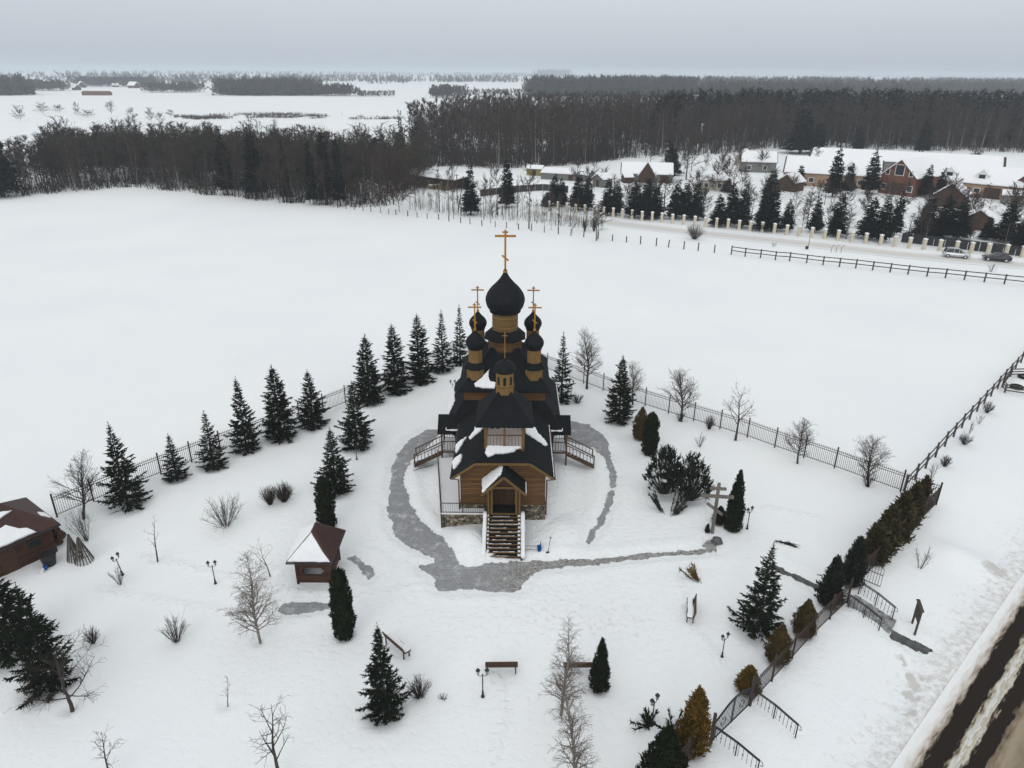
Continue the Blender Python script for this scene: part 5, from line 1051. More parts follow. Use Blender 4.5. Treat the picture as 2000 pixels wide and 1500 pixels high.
# ------------------------------------------------------------------ cars
def car(label, pos, rz, paint, suv):
    e = empty('parked_car', pos, label, 'car', None, rz); L_ = 4.4; hw = .9; zt = 1.66 if suv else 1.46; bz = .98 if suv else .9
    st = [(-2.2,.45,.80,.74),(-2.1,.32,.95,.82),(-1.5,.28,bz,.9),(0,.26,bz,.91),(1.0,.28,bz-.02,.9),(1.75,.32,.88 if suv else .80,.84),(2.1,.38,.76,.76),(2.2,.45,.66,.66)]
    mb = MB(); mb.loft([[(x,-w*.94,z0),(x,-w,z0+.25),(x,-w*.96,z1-.06),(x,-w*.8,z1),(x,w*.8,z1),(x,w*.96,z1-.06),(x,w,z0+.25),(x,w*.94,z0)] for x,z0,z1,w in st]); mb.build('body',paint,e,smooth=True,bevel=.0)
    cb = [(-2.0 if suv else -1.9,bz-.05,bz+.02,.76),(-1.65 if suv else -1.35,bz-.05,zt-.06,.68),(-.6,bz-.05,zt,.69),(.35,bz-.05,zt-.07,.68),(1.15,bz-.08,bz-.0,.76)]
    MB().loft([[(x,-.8,z0),(x,-w,z1),(x,w,z1),(x,.8,z0)] for x,z0,z1,w in cb]).build('windows','glass',e)
    MB().loft([[(x,-w-.015,z1-.03),(x,-w*.9,z1+.03),(x,w*.9,z1+.03),(x,w+.015,z1-.03)] for x,z0,z1,w in cb[1:4]]).build('roof',paint,e,smooth=True)
    mb = MB()
    for s in (-1,1):
        for x0,z0,x1,z1 in ((-.55,bz,-.5,zt),(.3,bz,.3,zt-.06),(1.1,bz-.02,.35,zt-.07),(-1.9,bz,-1.4,zt-.05)): mb.bar((x0,s*.79,z0),(x1,s*.69,z1),.06)
    mb.build('pillars',paint,e)
    for x in (-1.35,1.38):
        for s in (-1,1):
            w = MB(); w.tube([(x,s*.7,.33),(x,s*.93,.33)],.34,18); o = w.build('wheel','rubber',e); w = MB(); w.tube([(x,s*.9,.33),(x,s*.945,.33)],.2,12); w.build('rim','silver',o)
    for s in (-1,1):
        MB().box((2.12,s*.6,.68),(.16,.3,.14)).build('headlight','lens',e); MB().box((-2.15,s*.66,.82),(.1,.22,.18)).build('taillight','redlens',e); MB().box((.8,s*.97,bz+.05),(.14,.14,.1)).build('mirror',paint,e)
    return e
lane = at(2000,512)-at(1750,490); la = math.atan2(lane[1],lane[0])
p = at(1866,503); car('silver suv parked on the back lane, left of the dark car', (p[0],p[1],p[2]+.05), la, 'silver', True)
p = at(1945,510); car('dark grey hatchback parked on the back lane at the right edge', (p[0],p[1],p[2]+.05), la+PI, 'darkpaint', False)
SKH = (.60,.665,.745); SKM = (.82,.86,.91); SKT = (1.08,1.10,1.09); SKS = 1.0; SUNE = .5; HAZE = 2.4e-4; EXPO = 0.0
# ------------------------------------------------------------------ village
def house(name, label, cat, c, rz, w, d, wh, rh, wall, hip=0., openings=(), chim=(), dormers=(), snow=.3, roofm='hutroof', gwall=None):
    e = empty(name, tuple(c), label, cat, None, rz); mb = MB(); hw, hd = w/2, d/2
    if hip: mb.box((0,0,wh/2-.3),(w,d,wh+.6))
    else:
        mb.prism([(-hw,-hd,-.6),(-hw,hd,-.6),(-hw,hd,wh),(-hw,0,wh+rh),(-hw,-hd,wh)],(w,0,0))
    mb.build('wall', wall, e); ov = .35; k = rh/hd; ez = wh-ov*k; rx = hw-hip if hip else hw+ov; rb = MB(); sb = MB()
    for s in (-1,1):
        q = [(-hw-ov,s*(hd+ov),ez+.06),(hw+ov,s*(hd+ov),ez+.06),(rx,0,wh+rh+.08),(-rx,0,wh+rh+.08)]; rb.slab(q,.1); A = [Vector(p) for p in q]; n = (A[1]-A[0]).cross(A[2]-A[0]).normalized(); n = n if n.z > 0 else -n; c_ = sum(A,Vector())/4
        sb.loft([[tuple(c_+(p-c_)*.975-Vector((0,0,.0))+n*.003) for p in A],[tuple(c_+(p-c_)*.965+n*snow*.7) for p in A],[tuple(c_+(p-c_)*.94+n*snow) for p in A]])
    if hip:
        for s in (-1,1):
            q = [(s*(hw+ov),-hd-ov,ez+.06),(s*(hw+ov),hd+ov,ez+.06),(s*rx,0,wh+rh+.08)]; rb.slab(q,.1); A = [Vector(p) for p in q]; n = (A[1]-A[0]).cross(A[2]-A[0]).normalized(); n = n if n.z > 0 else -n; c_ = sum(A,Vector())/3
            sb.loft([[tuple(p+n*.003) for p in A],[tuple(c_+(p-c_)*.99+n*snow*.7) for p in A],[tuple(c_+(p-c_)*.96+n*snow) for p in A]])
    ro = rb.build('roof', roofm, e); sb.build('roof_snow','snow',e)
    for x,y,h in chim: MB().box((x,y,h/2+wh*.5),(.7,.7,h+wh)).build('chimney','brick',ro); 
    for face,u,z,ow,oh,kind in openings:
        if face == 'f': pos, dim = (u,-hd,z),(ow,.12,oh)
        elif face == 'l': pos, dim = (-hw,u,z),(.12,ow,oh)
        else: pos, dim = (hw,u,z),(.12,ow,oh)
        o = MB().box(pos,dim).build(kind, 'darkwood' if kind != 'window' else 'glass', e)
        if kind == 'window':
            mb = MB()
            if face == 'f':
                for s in (-1,1): mb.box((u+s*(ow/2+.06),-hd,z),(.12,.2,oh+.24)); mb.box((u,-hd,z+s*(oh/2+.06)),(ow,.2,.12))
            else:
                for s in (-1,1): mb.box((pos[0],u+s*(ow/2+.06),z),(.2,.12,oh+.24)); mb.box((pos[0],u,z+s*(oh/2+.06)),(.2,ow,.12))
            mb.build('frame','white',o)
    for x in dormers:
        y0 = -hd*.78; zb = wh+rh*(1-.78)-.1; dw, dh = 1.35, 1.5; D = MB().prism([(x-dw,y0,zb),(x+dw,y0,zb),(x+dw,y0,zb+dh),(x,y0,zb+dh+1.2),(x-dw,y0,zb+dh)],(0,hd*.7,0)).build('dormer','white',e)
        mb = MB()
        for s in (-1,1): mb.slab([(x,y0-.25,zb+dh+1.42),(x+s*(dw+.35),y0-.25,zb+dh-.1),(x+s*(dw+.35),y0+hd*.7,zb+dh-.1),(x,y0+hd*.7,zb+dh+1.42)],.2)
        mb.build('dormer_roof','snow',D); MB().box((x,y0-.02,zb+dh*.55),(1.5,.1,1.35)).build('window','glass',D)
    return e
def line_c(p0, p1, ze, hd):
    a, b = at_z(*p0, ze), at_z(*p1, ze); v = b-a; rz = math.atan2(v[1],v[0]); w = np.linalg.norm(v[:2]); n = np.array([-math.sin(rz),math.cos(rz)]); c = (a+b)[:2]/2+n*hd
    return (c[0],c[1],0.), rz, w
c, rz, w = line_c((1531,336),(1722,346),3.6,7.5)
house('long_house','left wing of the long peach farm range with snowy roof and one dormer','house',c,rz,w,15,3.6,3.7,'peach',openings=[('f',-w*.42,1.6,1.8,2.4,'door'),('f',-w*.2,1.8,1.3,1.2,'window'),('f',w*.05,1.5,2.6,2.6,'door'),('f',w*.3,1.8,1.3,1.2,'window'),('l',-2,1.8,1.2,1.2,'window'),('l',2.5,1.8,1.2,1.2,'window')],chim=[(-w*.28,1.2,2.6)],dormers=(w*.18,),snow=.35)
c, rz, w = line_c((1792,348),(2040,371),3.6,7.5); rzR = rz
fx = lambda px: -w/2+w*(px-1792)/248
house('long_house','right wing of the long peach farm range with two white dormers','house',c,rz,w,15,3.6,3.7,'peach',openings=[('f',fx(1875),1.5,3.6,2.7,'door'),('f',fx(1848),1.9,1.4,1.1,'window'),('f',fx(1917),1.9,1.4,1.1,'window'),('f',fx(1947),1.5,3.8,2.8,'door')],dormers=(fx(1853),fx(1918)),snow=.35)
def gable_front(label, p0, p1, ze, wh, rh, d, wall, ops, back):
    a, b = at_z(*p0, ze), at_z(*p1, ze); v = b-a; rz = math.atan2(v[1],v[0]); w = np.linalg.norm(v[:2]); n = np.array([-math.sin(rz),math.cos(rz)]); c = (a+b)[:2]/2+n*d/2
    return house('brick_house',label,'house',(c[0],c[1],0),rz+PI/2,d,w,wh,rh,wall,openings=ops,snow=.35)
gable_front('orange brick gabled block in the middle of the long farm range',(1722,341),(1790,349),4.9,4.9,4.2,17,'brick',[('l',0,6.6,2.3,2.6,'window'),('l',3.2,5.9,.9,1.3,'window'),('l',-3.2,5.9,.9,1.3,'window'),('l',0,1.8,3.0,2.9,'door'),('l',3.6,2.0,1.3,1.4,'window'),('l',-3.6,2.0,1.3,1.4,'window')],0)
gable_front('orange brick gabled block at the right edge of the long farm range',(1983,357),(2052,368),4.4,4.4,4.2,17,'brick',[('l',3.0,1.8,1.2,1.4,'window'),('l',0,1.8,2.0,2.6,'door'),('l',0,6,1.5,1.6,'window')],0)
c, rz, w = line_c((1580,307),(1962,328),3.8,6)
house('long_barn','long low barn with unbroken snowy roof behind the peach farm range','barn',c,rz,w,12,3.8,2.6,'shedgrey',openings=[('f',-w*.2,1.6,3,2.8,'door'),('f',w*.2,1.6,3,2.8,'door')],snow=.35)
def at_house(name,label,cat,px,py,rz,w,d,wh,rh,wall,**k): p = at(px,py); return house(name,label,cat,(p[0],p[1],p[2]),math.radians(rz),w,d,wh,rh,wall,**k)
at_house('shed','olive brown shed with steep snowy gable in front of the right wing','shed',1855,402,50,6.2,6.5,3.0,2.6,'shedbrown',openings=[('l',0,1.2,1.4,2.0,'door')])
at_house('shed','dark brown shed with snowy roof right behind the cream pillars','shed',1908,446,55,5,5.2,2.4,1.7,'shedbrown',openings=[('l',0,1.1,1.2,1.9,'door')])
at_house('shed','small brown shed at the left end of the peach range','shed',1543,372,40,5.2,5,2.6,1.9,'shedbrown',openings=[('l',0,1.1,1.2,1.9,'door')])
at_house('greenhouse','low pale lean-to shed with snowy roof at the foot of the right wing','shed',1985,398,-30,7,4,2.2,.8,'shedgrey',openings=[('f',0,1.1,1.2,1.8,'door')])
at_house('hip_house','small cream house with hipped snowy roof and brick chimney','house',1393,369,-14,7.4,6.5,2.8,2.5,'paleplaster',hip=2.6,openings=[('f',-2,1.4,1.0,1.1,'window'),('f',1.5,1.4,1.0,1.1,'window')],chim=[(.8,-1.6,1.9)])
at_house('garage','dark garage row with wide snowy roof, left of the cream house','garage',1262,353,-8,15,8,2.5,2.6,'shedgrey',openings=[('f',-5,1.1,2.4,2.1,'door'),('f',5,1.1,2.4,2.1,'door')],snow=.35)
at_house('shed','black gabled shed standing out from the garage row','shed',1262,355,82,5,4.6,2.4,3.4,'darkwood',openings=[('l',0,1.1,1.6,2.0,'door')],snow=.2)
at_house('house','dark house with white gable top near the forest edge','house',1478,334,-12,11,8,3.4,2.8,'shedgrey',openings=[('f',-3,1.5,1.1,1.2,'window'),('f',2,1.5,1.1,1.2,'window')])
at_house('house','pale house with white gable beside the dark forest edge house','house',1452,322,70,7,6,2.8,2.4,'paleplaster',openings=[('l',0,1.5,1.1,1.2,'window'),('l',0,3.6,.8,.8,'window')])
at_house('shed','low long shed buried under a thick snowy roof, left of the garage row','shed',1108,350,-22,15,6,1.9,.9,'shedgrey',openings=[('f',2,1.0,1.4,1.6,'door')],snow=.4)
at_house('shed','small grey shed beside spruces below the garage row','shed',1176,364,40,4,4,2.3,1.2,'shedgrey',openings=[('l',0,1.0,1.1,1.8,'door')])
at_house('shed','small shed with faded yellow wall at the wood edge','shed',1046,342,-20,5,3,2.1,.7,'yellow',openings=[('f',0,.95,1.2,1.7,'door')])
at_house('shed','tiny dark shed with snow cap in front of the garage row','shed',1225,357,10,2.4,2.4,1.8,.6,'darkwood',openings=[('f',0,.8,.9,1.4,'door')])
# hay barn and bales
a, b = at_z(772,338,3.2), at_z(886,352,3.2); v = b-a; rz = math.atan2(v[1],v[0]); L_ = np.linalg.norm(v[:2]); e = empty('hay_barn',(a[0],a[1],0),'open hay barn with long snowy lean-to roof at the edge of the wood','barn',None,rz)
for k in range(7):
    for y in (0.2,6): MB().bar((L_*k/6,y,-.3),(L_*k/6,y,3.1+(.5 if y > 1 else 0)),.18).build('post','shedbrown',e)
MB().slab([(-.4,-.4,3.2),(L_+.4,-.4,3.2),(L_+.4,6.5,3.8),(-.4,6.5,3.8)],.1).build('roof','shedbrown',e); MB().slab([(-.4,-.4,3.5),(L_+.4,-.4,3.5),(L_+.4,6.5,4.1),(-.4,6.5,4.1)],.29).build('roof_snow','snow',e); MB().box((L_/2,6.2,1.6),(L_,.1,3.3)).build('back_wall','shedbrown',e)
bi = 0
for k in range(8):
    for q in range(2):
        if q == 1 and k in (2,5): continue
        x = 2.0+k*(L_-3)/8; c = np.array([a[0],a[1],0])+np.array([math.cos(rz),math.sin(rz),0])*x+np.array([-math.sin(rz),math.cos(rz),0])*(2.2-.2*q+(-1.0 if k > 5 and q == 0 else 0))
        if bi == 0: bo = MB().tube([(-.65,0,0),(.65,0,0)],.62,12).build('hay_bale','hay')
        o = bo if bi == 0 else link('hay_bale',bo.data)
        o.location = (c[0],c[1],float(H(c[0],c[1]))+.6+1.15*q); o.rotation_euler = (0,0,rz+rnd.uniform(-.2,.2)+PI/2); tag(o,'round hay bale under the open barn at the wood edge','bale','round hay bales in the open barn'); bi += 1
for k,(px,py) in enumerate(((842,369),(850,369),(858,368),(866,367))):
    p = at(px,py); o = link('hay_bale',bo.data); o.location = (p[0],p[1],p[2]+.55); o.rotation_euler = (0,0,rz); tag(o,'snow capped hay bale lying in front of the open barn','bale','snow capped hay bales before the barn'); 
    mb = MB(); mb.loft([[(x,y*s,z) for x in (-.68,.68) for y,z in (((-.42,.45),(-.25,.62),(.25,.62),(.42,.45)) if x < 0 else ((.42,.45),(.25,.62),(-.25,.62),(-.42,.45)))] for s in (1,)]+[[(x*.9,y*.8,z+.1) for x in (-.68,.68) for y,z in (((-.42,.45),(-.25,.62),(.25,.62),(.42,.45)) if x < 0 else ((.42,.45),(.25,.62),(-.25,.62),(-.42,.45)))]]); mb.build('snow_cap','snow',o)
e = empty('board_fence',tuple(at(938,384)),'dark green board fence running behind the birches beyond the field','fence'); a0 = at(938,384); pts = [at(938,384),at(1000,376),at(1060,372),at(1110,376)]
for i in range(3):
    n = 4
    for k in range(n):
        q0 = pts[i]+(pts[i+1]-pts[i])*k/n-a0; q1 = pts[i]+(pts[i+1]-pts[i])*(k+.97)/n-a0; MB().bar(q0+[0,0,.8],q1+[0,0,.8],.06,1.9).build('panel','darkfence',e)
p = at(1367,292); h = top_h(p,1367,240); e = empty('antenna_mast',tuple(p),'thin white antenna mast in front of the bare forest','mast')
MB().tube([(0,0,0),(0,0,h)],.28,8,.14).build('pole','white',e)
for k in range(3):
    a_ = k*2.1; MB().box((.45*math.cos(a_),.45*math.sin(a_),h-1.4),(.3,.16,2.2),rz=a_).build('antenna','white',e)
MB().lathe([(.9,h*.55),(.9,h*.55+.1),(.3,h*.55+.1)],10).build('platform','shedgrey',e)
for px,py,ty,lab in ((895,412,343,'leaning timber pole beside the open hay barn'),(893,391,340,'upright timber power pole behind the bare birches')):
    p = at(px,py); h = top_h(p,px,ty); o = MB().tube([(0,0,-.2),(0,0,h)],.12,6,.09).bar((-.6,0,h-.3),(.6,0,h-.3),.1).build('timber_pole','fencewood',None,tuple(p)); tag(o,lab,'pole'); o.rotation_euler = (0,.18 if 'leaning' in lab else 0,0)
p = at(1577,487); h = top_h(p,1579,465); o = MB().tube([(0,0,-.1),(.1,0,h)],.05,6).box((-.15,0,.35),(.5,.3,.5)).build('sign_post','blackiron',None,tuple(p)); tag(o,'thin dark post with a small bin on the verge of the back lane','post')
p = at(1623,493); e = empty('bike_rack',tuple(p),'small hooped metal rack in the snow beside the lane','rack')
for k in range(3): MB().tube([(k*.9,0,-.1),(k*.9,0,1.0),(k*.9+.25,.1,1.25),(k*.9+.6,.1,1.3)],.05,5).build('hoop','shedgrey',e)
# ------------------------------------------------------------------ spruces and bare trees round the village
far_sp = []
def far_spruce(seed, Ht, R, nb, m_='needle2', wid=.3):
    r = np.random.RandomState(seed); n = nb; t = 1-np.sqrt(r.rand(n))*.95; z = Ht*(.06+.93*t); L_ = R*(1-t)**.85*r.uniform(.55,1.1,n)*(1+.18*np.sin(z*2.2+seed)); a = r.uniform(0,6.3,n)
    ra = np.stack([np.cos(a),np.sin(a),0*a],-1); P0 = np.stack([0*z,0*z,z],-1)+ra*(L_*.15)[:,None]; P1 = np.stack([0*z,0*z,z-.12*L_*(1-t)+.35*L_*t*t],-1)+ra*(L_+.1)[:,None]
    W = np.cross(ra, r.normal(0,.4,(n,3))+[0,0,1.]); W = nrm(W)*(wid*r.uniform(.6,1.3,n)*(.5+.6*(1-t)))[:,None]; bl = blades_np(P0,P1,W,.45)
    s = r.uniform(.35,1,n*2); i = r.randint(0,n,n*2); p = P0[i]+(P1-P0)[i]*s[:,None]; d = nrm(ra[i]+r.normal(0,.7,(n*2,3))+[0,0,-.25]); q = p+d*r.uniform(.25,.6,n*2)[:,None]*R/1.8; bl2 = blades_np(p,q,nrm(np.cross(d,r.normal(0,1,(n*2,3))))*wid*.55,.4)
    tz = np.linspace(0,Ht,5); P = np.stack([0*tz,0*tz,tz],-1); tr = tubes_np(P[:-1],P[1:],.14*(1-tz[:-1]/Ht*.9)*Ht/9,.14*(1-tz[1:]/Ht*.9)*Ht/9,4)
    return catmesh('spruce', [(bl,0),(bl2,0),(tr,1)], [m_,'bark'])
FSP = [(far_spruce(i,9.,[1.9,1.6,2.1,1.75][i],620,wid=.34),9.,[1.9,1.6,2.1,1.75][i]) for i in range(4)]
def put_far(px,py,ty,hw,label,group,i=None,name='spruce_tree',tm=None,cat='spruce tree'):
    p = at(px,py); h = top_h(p,px,ty); tm = tm or FSP; me,H_,R_ = tm[(i if i is not None else rnd.randrange(99))%len(tm)]; R = hw*mpp(p); o = link(name,me,None,(p[0],p[1],p[2]-.1)); o.scale = (R/R_,R/R_,h/H_); o.rotation_euler = (0,0,rnd.uniform(0,6.3)); return tag(o,label,cat,group)
ZB = [(515,600,285,15),(590,600,320,12),(745,640,350,14),(815,640,355,13),(955,660,360,17),(1040,668,330,16),(1115,665,415,16),(1275,670,350,17),(1350,660,350,14),(1430,675,365,15),(1605,730,470,15),(1705,722,370,15),(1790,740,390,15),(1970,760,440,19),(330,565,310,12),(385,572,340,12),(270,570,450,10)]
ZA = [(20,765,440,16),(140,768,500,12),(360,775,490,13),(530,805,470,17),(775,825,490,19),(880,850,470,17),(985,800,440,11),(1215,815,480,20),(1360,812,470,20),(1470,830,500,20),(1840,850,520,20),(1970,905,600,20),(1700,830,640,12),(1300,820,640,14)]
row = [(1000+x/4,260+y/4,260+t/4,h) for x,y,t,h in ZB]+[(1500+x/4,260+y/4,260+t/4,h) for x,y,t,h in ZA]; row.sort()
for i,(px,py,ty,hw) in enumerate(row): put_far(px,py,ty,hw*1.35,ordn(i)+' dark spruce from the left in the row behind the cream pillars','dark spruces behind the cream pillars',i)
for px,py,ty,hw,lab in ((1625,385,283,20,'tall spruce in front of the left wing of the peach range'),(1697,378,289,20,'tall spruce left of the orange brick gable block'),(1655,378,315,15,'shorter spruce between the two tall ones at the left wing'),(1560,365,320,13,'narrow spruce at the left end of the peach range'),(1805,385,318,16,'spruce right of the orange brick gable block'),(1832,390,325,15,'spruce before the first white dormer of the right wing'),
   (1505,385,330,20,'broad dark spruce left of the peach range'),(1490,442,348,19,'tall dark spruce standing behind the row, left of the small brown shed'),(1305,350,272,17,'tall thin spruce between the garage row and the mast'),(1800,300,225,18,'lone dark spruce behind the long barn roof, at right'),(1675,294,248,14,'lone dark spruce behind the long barn roof, at left'),(1595,298,235,22,'big dark spruce at the forest edge left of the long barn'),(1562,300,205,36,'darkest wide spruce clump at the forest edge'),(1873,322,300,9,'small pointed spruce on the far roof line, left one'),(1925,325,310,7,'small pointed spruce on the far roof line, right one'),
   (1312,342,285,20,'dark spruce behind the garage row'),(1420,375,345,14,'dark spruce right of the cream hip roofed house'),(919,420,322,20,'lone spruce on snow between hay barn and birches'),(990,405,310,20,'dark spruce behind the bare birches beyond the field'),(740,345,262,32,'big black spruce at the end of the left wood'),(502,388,238,24,'dark spruce in the left wood with a wide top'),(445,380,250,22,'dark spruce in the left wood, left of the wide topped one'),
   (640,398,245,20,'dark spruce right of centre in the left wood'),(612,400,266,14,'narrow dark spruce in the left wood'),(560,394,262,13,'slim dark spruce deep in the left wood'),(8,385,222,38,'tall dark spruce at the left edge of the wood'),(665,402,258,15,'thin spruce at the right end of the left wood'),(785,330,232,16,'spruce top rising over the wood above the hay barn'),(815,330,240,14,'second spruce top over the wood above the hay barn')):
    put_far(px,py,ty,hw,lab,None)
def far_bare(seed, Ht, R, n1, n2, t0=.25, wid=.07, style=0, m_=('bark','twig')):
    r = np.random.RandomState(seed); tz = np.linspace(-.3,Ht*.97,6); P = np.stack([r.normal(0,.12,6).cumsum()*.6,r.normal(0,.12,6).cumsum()*.6,tz],-1); P[0,:2] = 0; P[1,:2] *= .3; rr = Ht*.0105*(1-np.linspace(0,1,6)*.9)
    tr = tubes_np(P[:-1],P[1:],rr[:-1],rr[1:],4); t = r.uniform(t0,.98,n1); z = t*Ht; base = np.stack([np.interp(z,tz,P[:,0]),np.interp(z,tz,P[:,1]),z],-1); a = r.uniform(0,6.3,n1)
    u = (t-t0)/(1-t0); L_ = R*r.uniform(.7,1.2,n1)*(1.15*np.sqrt(np.clip(1-u,.02,1))*(.45+.55*np.clip(u/.25,0,1)) if style == 0 else (1.2-.5*u)); el = r.uniform(.3,1.0,n1)+.35*u
    d = np.stack([np.cos(a)*np.cos(el),np.sin(a)*np.cos(el),np.sin(el)],-1); tip = base+d*L_[:,None]*1.25; b1 = tubes_np(base,tip,np.full(n1,Ht*.0042),np.full(n1,.02),3)
    i = r.randint(0,n1,n2); s = r.uniform(.2,1.05,n2); p = base[i]+(tip-base)[i]*s[:,None]; dd = nrm(d[i]+r.normal(0,.75,(n2,3))+[0,0,.3]); q = p+dd*(R*r.uniform(.22,.55,n2))[:,None]; bl = blades_np(p,q,nrm(np.cross(dd,r.normal(0,1,(n2,3))))*(wid*r.uniform(.6,1.4,n2))[:,None],.3)
    return catmesh('tree', [(tr,0),(b1,1),(bl,1)], list(m_))
FBU = [(far_bare(120+i,9,4.2,26,420,.05,.16,1,('bark','twig')),9,4.6) for i in range(3)]
FBR = [(far_bare(20+i,H_,R_,n1,n2,t0,w_,st,m_),H_,R_) for i,(H_,R_,n1,n2,t0,w_,st,m_) in enumerate(((17,2.4,26,330,.22,.085,0,('birchbark','twig')),(15,3.4,24,380,.2,.09,0,('bark','redtwig')),(18,2.0,24,300,.32,.08,0,('bark','twig')),(13,3.8,20,380,.15,.09,1,('bark','redtwig')),(16,2.8,24,340,.28,.085,0,('bark','twig')),(19,2.3,26,330,.3,.08,0,('birchbark','redtwig'))))]
WG = 'birches and alders along the field edge'
for k,(px,py,ty,hw,lab) in enumerate(((877,421,300,15,'tall bare birch clump right of the hay barn'),(886,428,305,12,'bare birch leaning beside the tall clump near the barn'),(858,415,330,10,'slender bare birch just in front of the hay barn'),(958,436,322,17,'frosted bare birch left of the thick trunked birch'),(971,420,330,15,'bare dark birch behind the frosted one'),(1033,447,308,20,'thick trunked bare birch standing at the post line'),
   (1063,450,380,9,'multi stemmed alder right of the thick birch'),(1076,450,372,9,'second multi stemmed alder towards the pillars'),(1090,448,380,8,'third slim alder before the first pillars'),(1118,456,398,9,'bushy bare alder by the post line, left of the dark bush'),(1165,456,412,9,'last bushy alder by the post line before the lane'),(945,430,340,10,'thin bare birch left of the frosted one'),(1010,440,345,9,'thin bare birch between frosted and thick birches'))):
    put_far(px,py,ty,hw,lab,WG,k,'birch_tree',FBR,'birch')
vb = [(1165,470,395,'behind the grey shed'),(1222,424,355,'left of the cream house garden'),(1295,425,345,'with pale trunk below the garage row'),(1372,420,372,'in the garden of the cream house'),(1467,430,375,'right of the cream house'),(1300,352,300,'with broad crown behind the garage row'),(1270,322,283,'far behind the garage row'),(1160,345,300,'beside the long low shed'),(1340,350,285,'before the antenna mast'),(1350,335,270,'rising left of the antenna mast'),(1590,340,285,'on the left wing roof line'),(1575,445,360,'by the row of spruces at the left wing'),
      (1652,467,400,'between spruces behind the pillars'),(1565,455,405,'brushy one behind the pillars'),(1775,455,415,'pale one between the dark spruces'),(1930,415,375,'in front of the low lean-to shed'),(1900,410,372,'beside the olive brown shed'),(1610,400,350,'under the tall spruces'),(1735,390,350,'before the orange gable'),(1895,465,395,'with pale trunk before the dark shed'),(1440,330,290,'left of the pale forest edge house'),(1430,380,300,'rising right of the cream house'),(1980,400,370,'at the right edge garden'),(1850,325,295,'behind the right wing roof'),(1900,325,290,'second behind the right wing roof'),(1550,390,345,'reddish one by the small brown shed')]
for k,(px,py,ty,lab) in enumerate(vb): put_far(px,py,ty,(py-ty)*(.26 if k % 3 else .36),'bare village tree '+lab,'bare village trees',k,'bare_tree',FBR,'bare tree')
def fdome(px,py,ty,hw,lab,tw,n): put_shrub(lab,px,py,ty,hw,n,tw,10)
WIL = [(far_bare(300,9,6,46,2200,.06,.1,1,('bark','redtwig')),9,6.2)]; put_far(780,414,335,44,'big reddish brown dome shaped willow at the end of the left wood',None,0,'willow_tree',WIL,'willow'); fdome(1356,467,438,20,'dense dark bush on the near side of the back lane','twig',130); fdome(1160,452,420,8,'small dark thicket by the post line','twig',60); fdome(1142,452,424,6,'small reddish thicket by the post line','redtwig',50)
put_shrub('tiny bare tree on snow below the parked dark hatchback',1935,531,512,9,14); put_shrub('tiny bare sapling on the verge left of the sign post',1511,482,470,5,9)
r_ = np.random.RandomState(17)
gt = 0
while gt < 85:                                          # garden trees and bushes all over the village
    px = r_.uniform(1090,2010); y0 = np.interp(px,[1090,1500,1750,2010],[402,446,473,500]); y1 = np.interp(px,[1090,1200,1300,1500,2010],[338,325,318,308,312]); py = y1+(y0-y1)*r_.rand()
    if 1520 < px and 318 < py < 372: continue
    h = (py-np.interp(px,[1000,2000],[150,150]))*r_.uniform(.10,.2); put_far(px,py,py-h,h*r_.uniform(.3,.5),'bare garden tree among the sheds and houses of the village','bare garden trees of the village',gt,'garden_tree',FBU if gt % 3 else FBR,'bare tree'); gt += 1
r_ = np.random.RandomState(5)
# thicket of thin stems along the post line
for k in range(26):
    px = 815+k*13.6+r_.uniform(-5,5); py = np.interp(px,[800,1180],[413,455])-r_.uniform(4,20); put_far(px,py,py-r_.uniform(32,68),r_.uniform(6,11),'slender bare sapling in the rough strip along the post line','slender bare saplings along the post line',k,'sapling_tree',FBR,'sapling')
P0=[];P1=[]
for k in range(420):
    px = r_.uniform(800,1180); py = np.interp(px,[800,1180],[414,456])-r_.uniform(3,16); p = at(px,py); h = r_.uniform(1.5,5.5); P0.append(p); P1.append(p+np.array([r_.normal(0,.25),r_.normal(0,.25),h]))
v,q = tubes_np(P0,P1,np.full(len(P0),.035),np.full(len(P0),.012)); tag(link('thicket',meshnp('thicket',v,q,['twig'])),'thicket of thin bare stems along the post line','thicket',None,'stuff')
# ------------------------------------------------------------------ woods
def inpoly(P, n, rs):
    P = np.array(P); lo, hi = P.min(0), P.max(0); out = []
    while len(out) < n:
        q = lo+(hi-lo)*rs.rand(n,2); q = q[poly_sd(q[:,0],q[:,1],P) < 0]; out += list(q)
    return np.array(out[:n])
def ang_in(q, pxs, pys):                               # keep points that lie beyond the front line seen in the photo
    return q
LFp = [at(*p)[:2] for p in ((-60,392),(0,386),(130,376),(260,366),(400,381),(520,393),(640,402),(720,407),(762,402))]
LB = [(-24,205),(-30,232),(-58,246),(-92,262),(-130,270),(-165,262)]
RFp = [at(*p)[:2] for p in ((772,332),(880,324),(960,330),(1060,326),(1140,322),(1210,310),(1300,306),(1400,302),(1500,290),(1600,288),(1750,293),(2000,299),(2120,302))]
RB = [(400,470),(300,520),(180,540),(60,545),(-14,520),(-38,430),(-46,360),(-42,300)]
def along(line, n, depth, rs):                         # individuals near a front line
    L_ = np.array(line); seg = np.r_[0,np.cumsum(np.linalg.norm(np.diff(L_,axis=0),axis=1))]; s = (np.arange(n)+rs.rand(n)*.9)/n*seg[-1]; p = np.stack([np.interp(s,seg,L_[:,0]),np.interp(s,seg,L_[:,1])],-1)
    return p+np.stack([rs.normal(0,.8,n), rs.rand(n)**1.2*depth],-1)
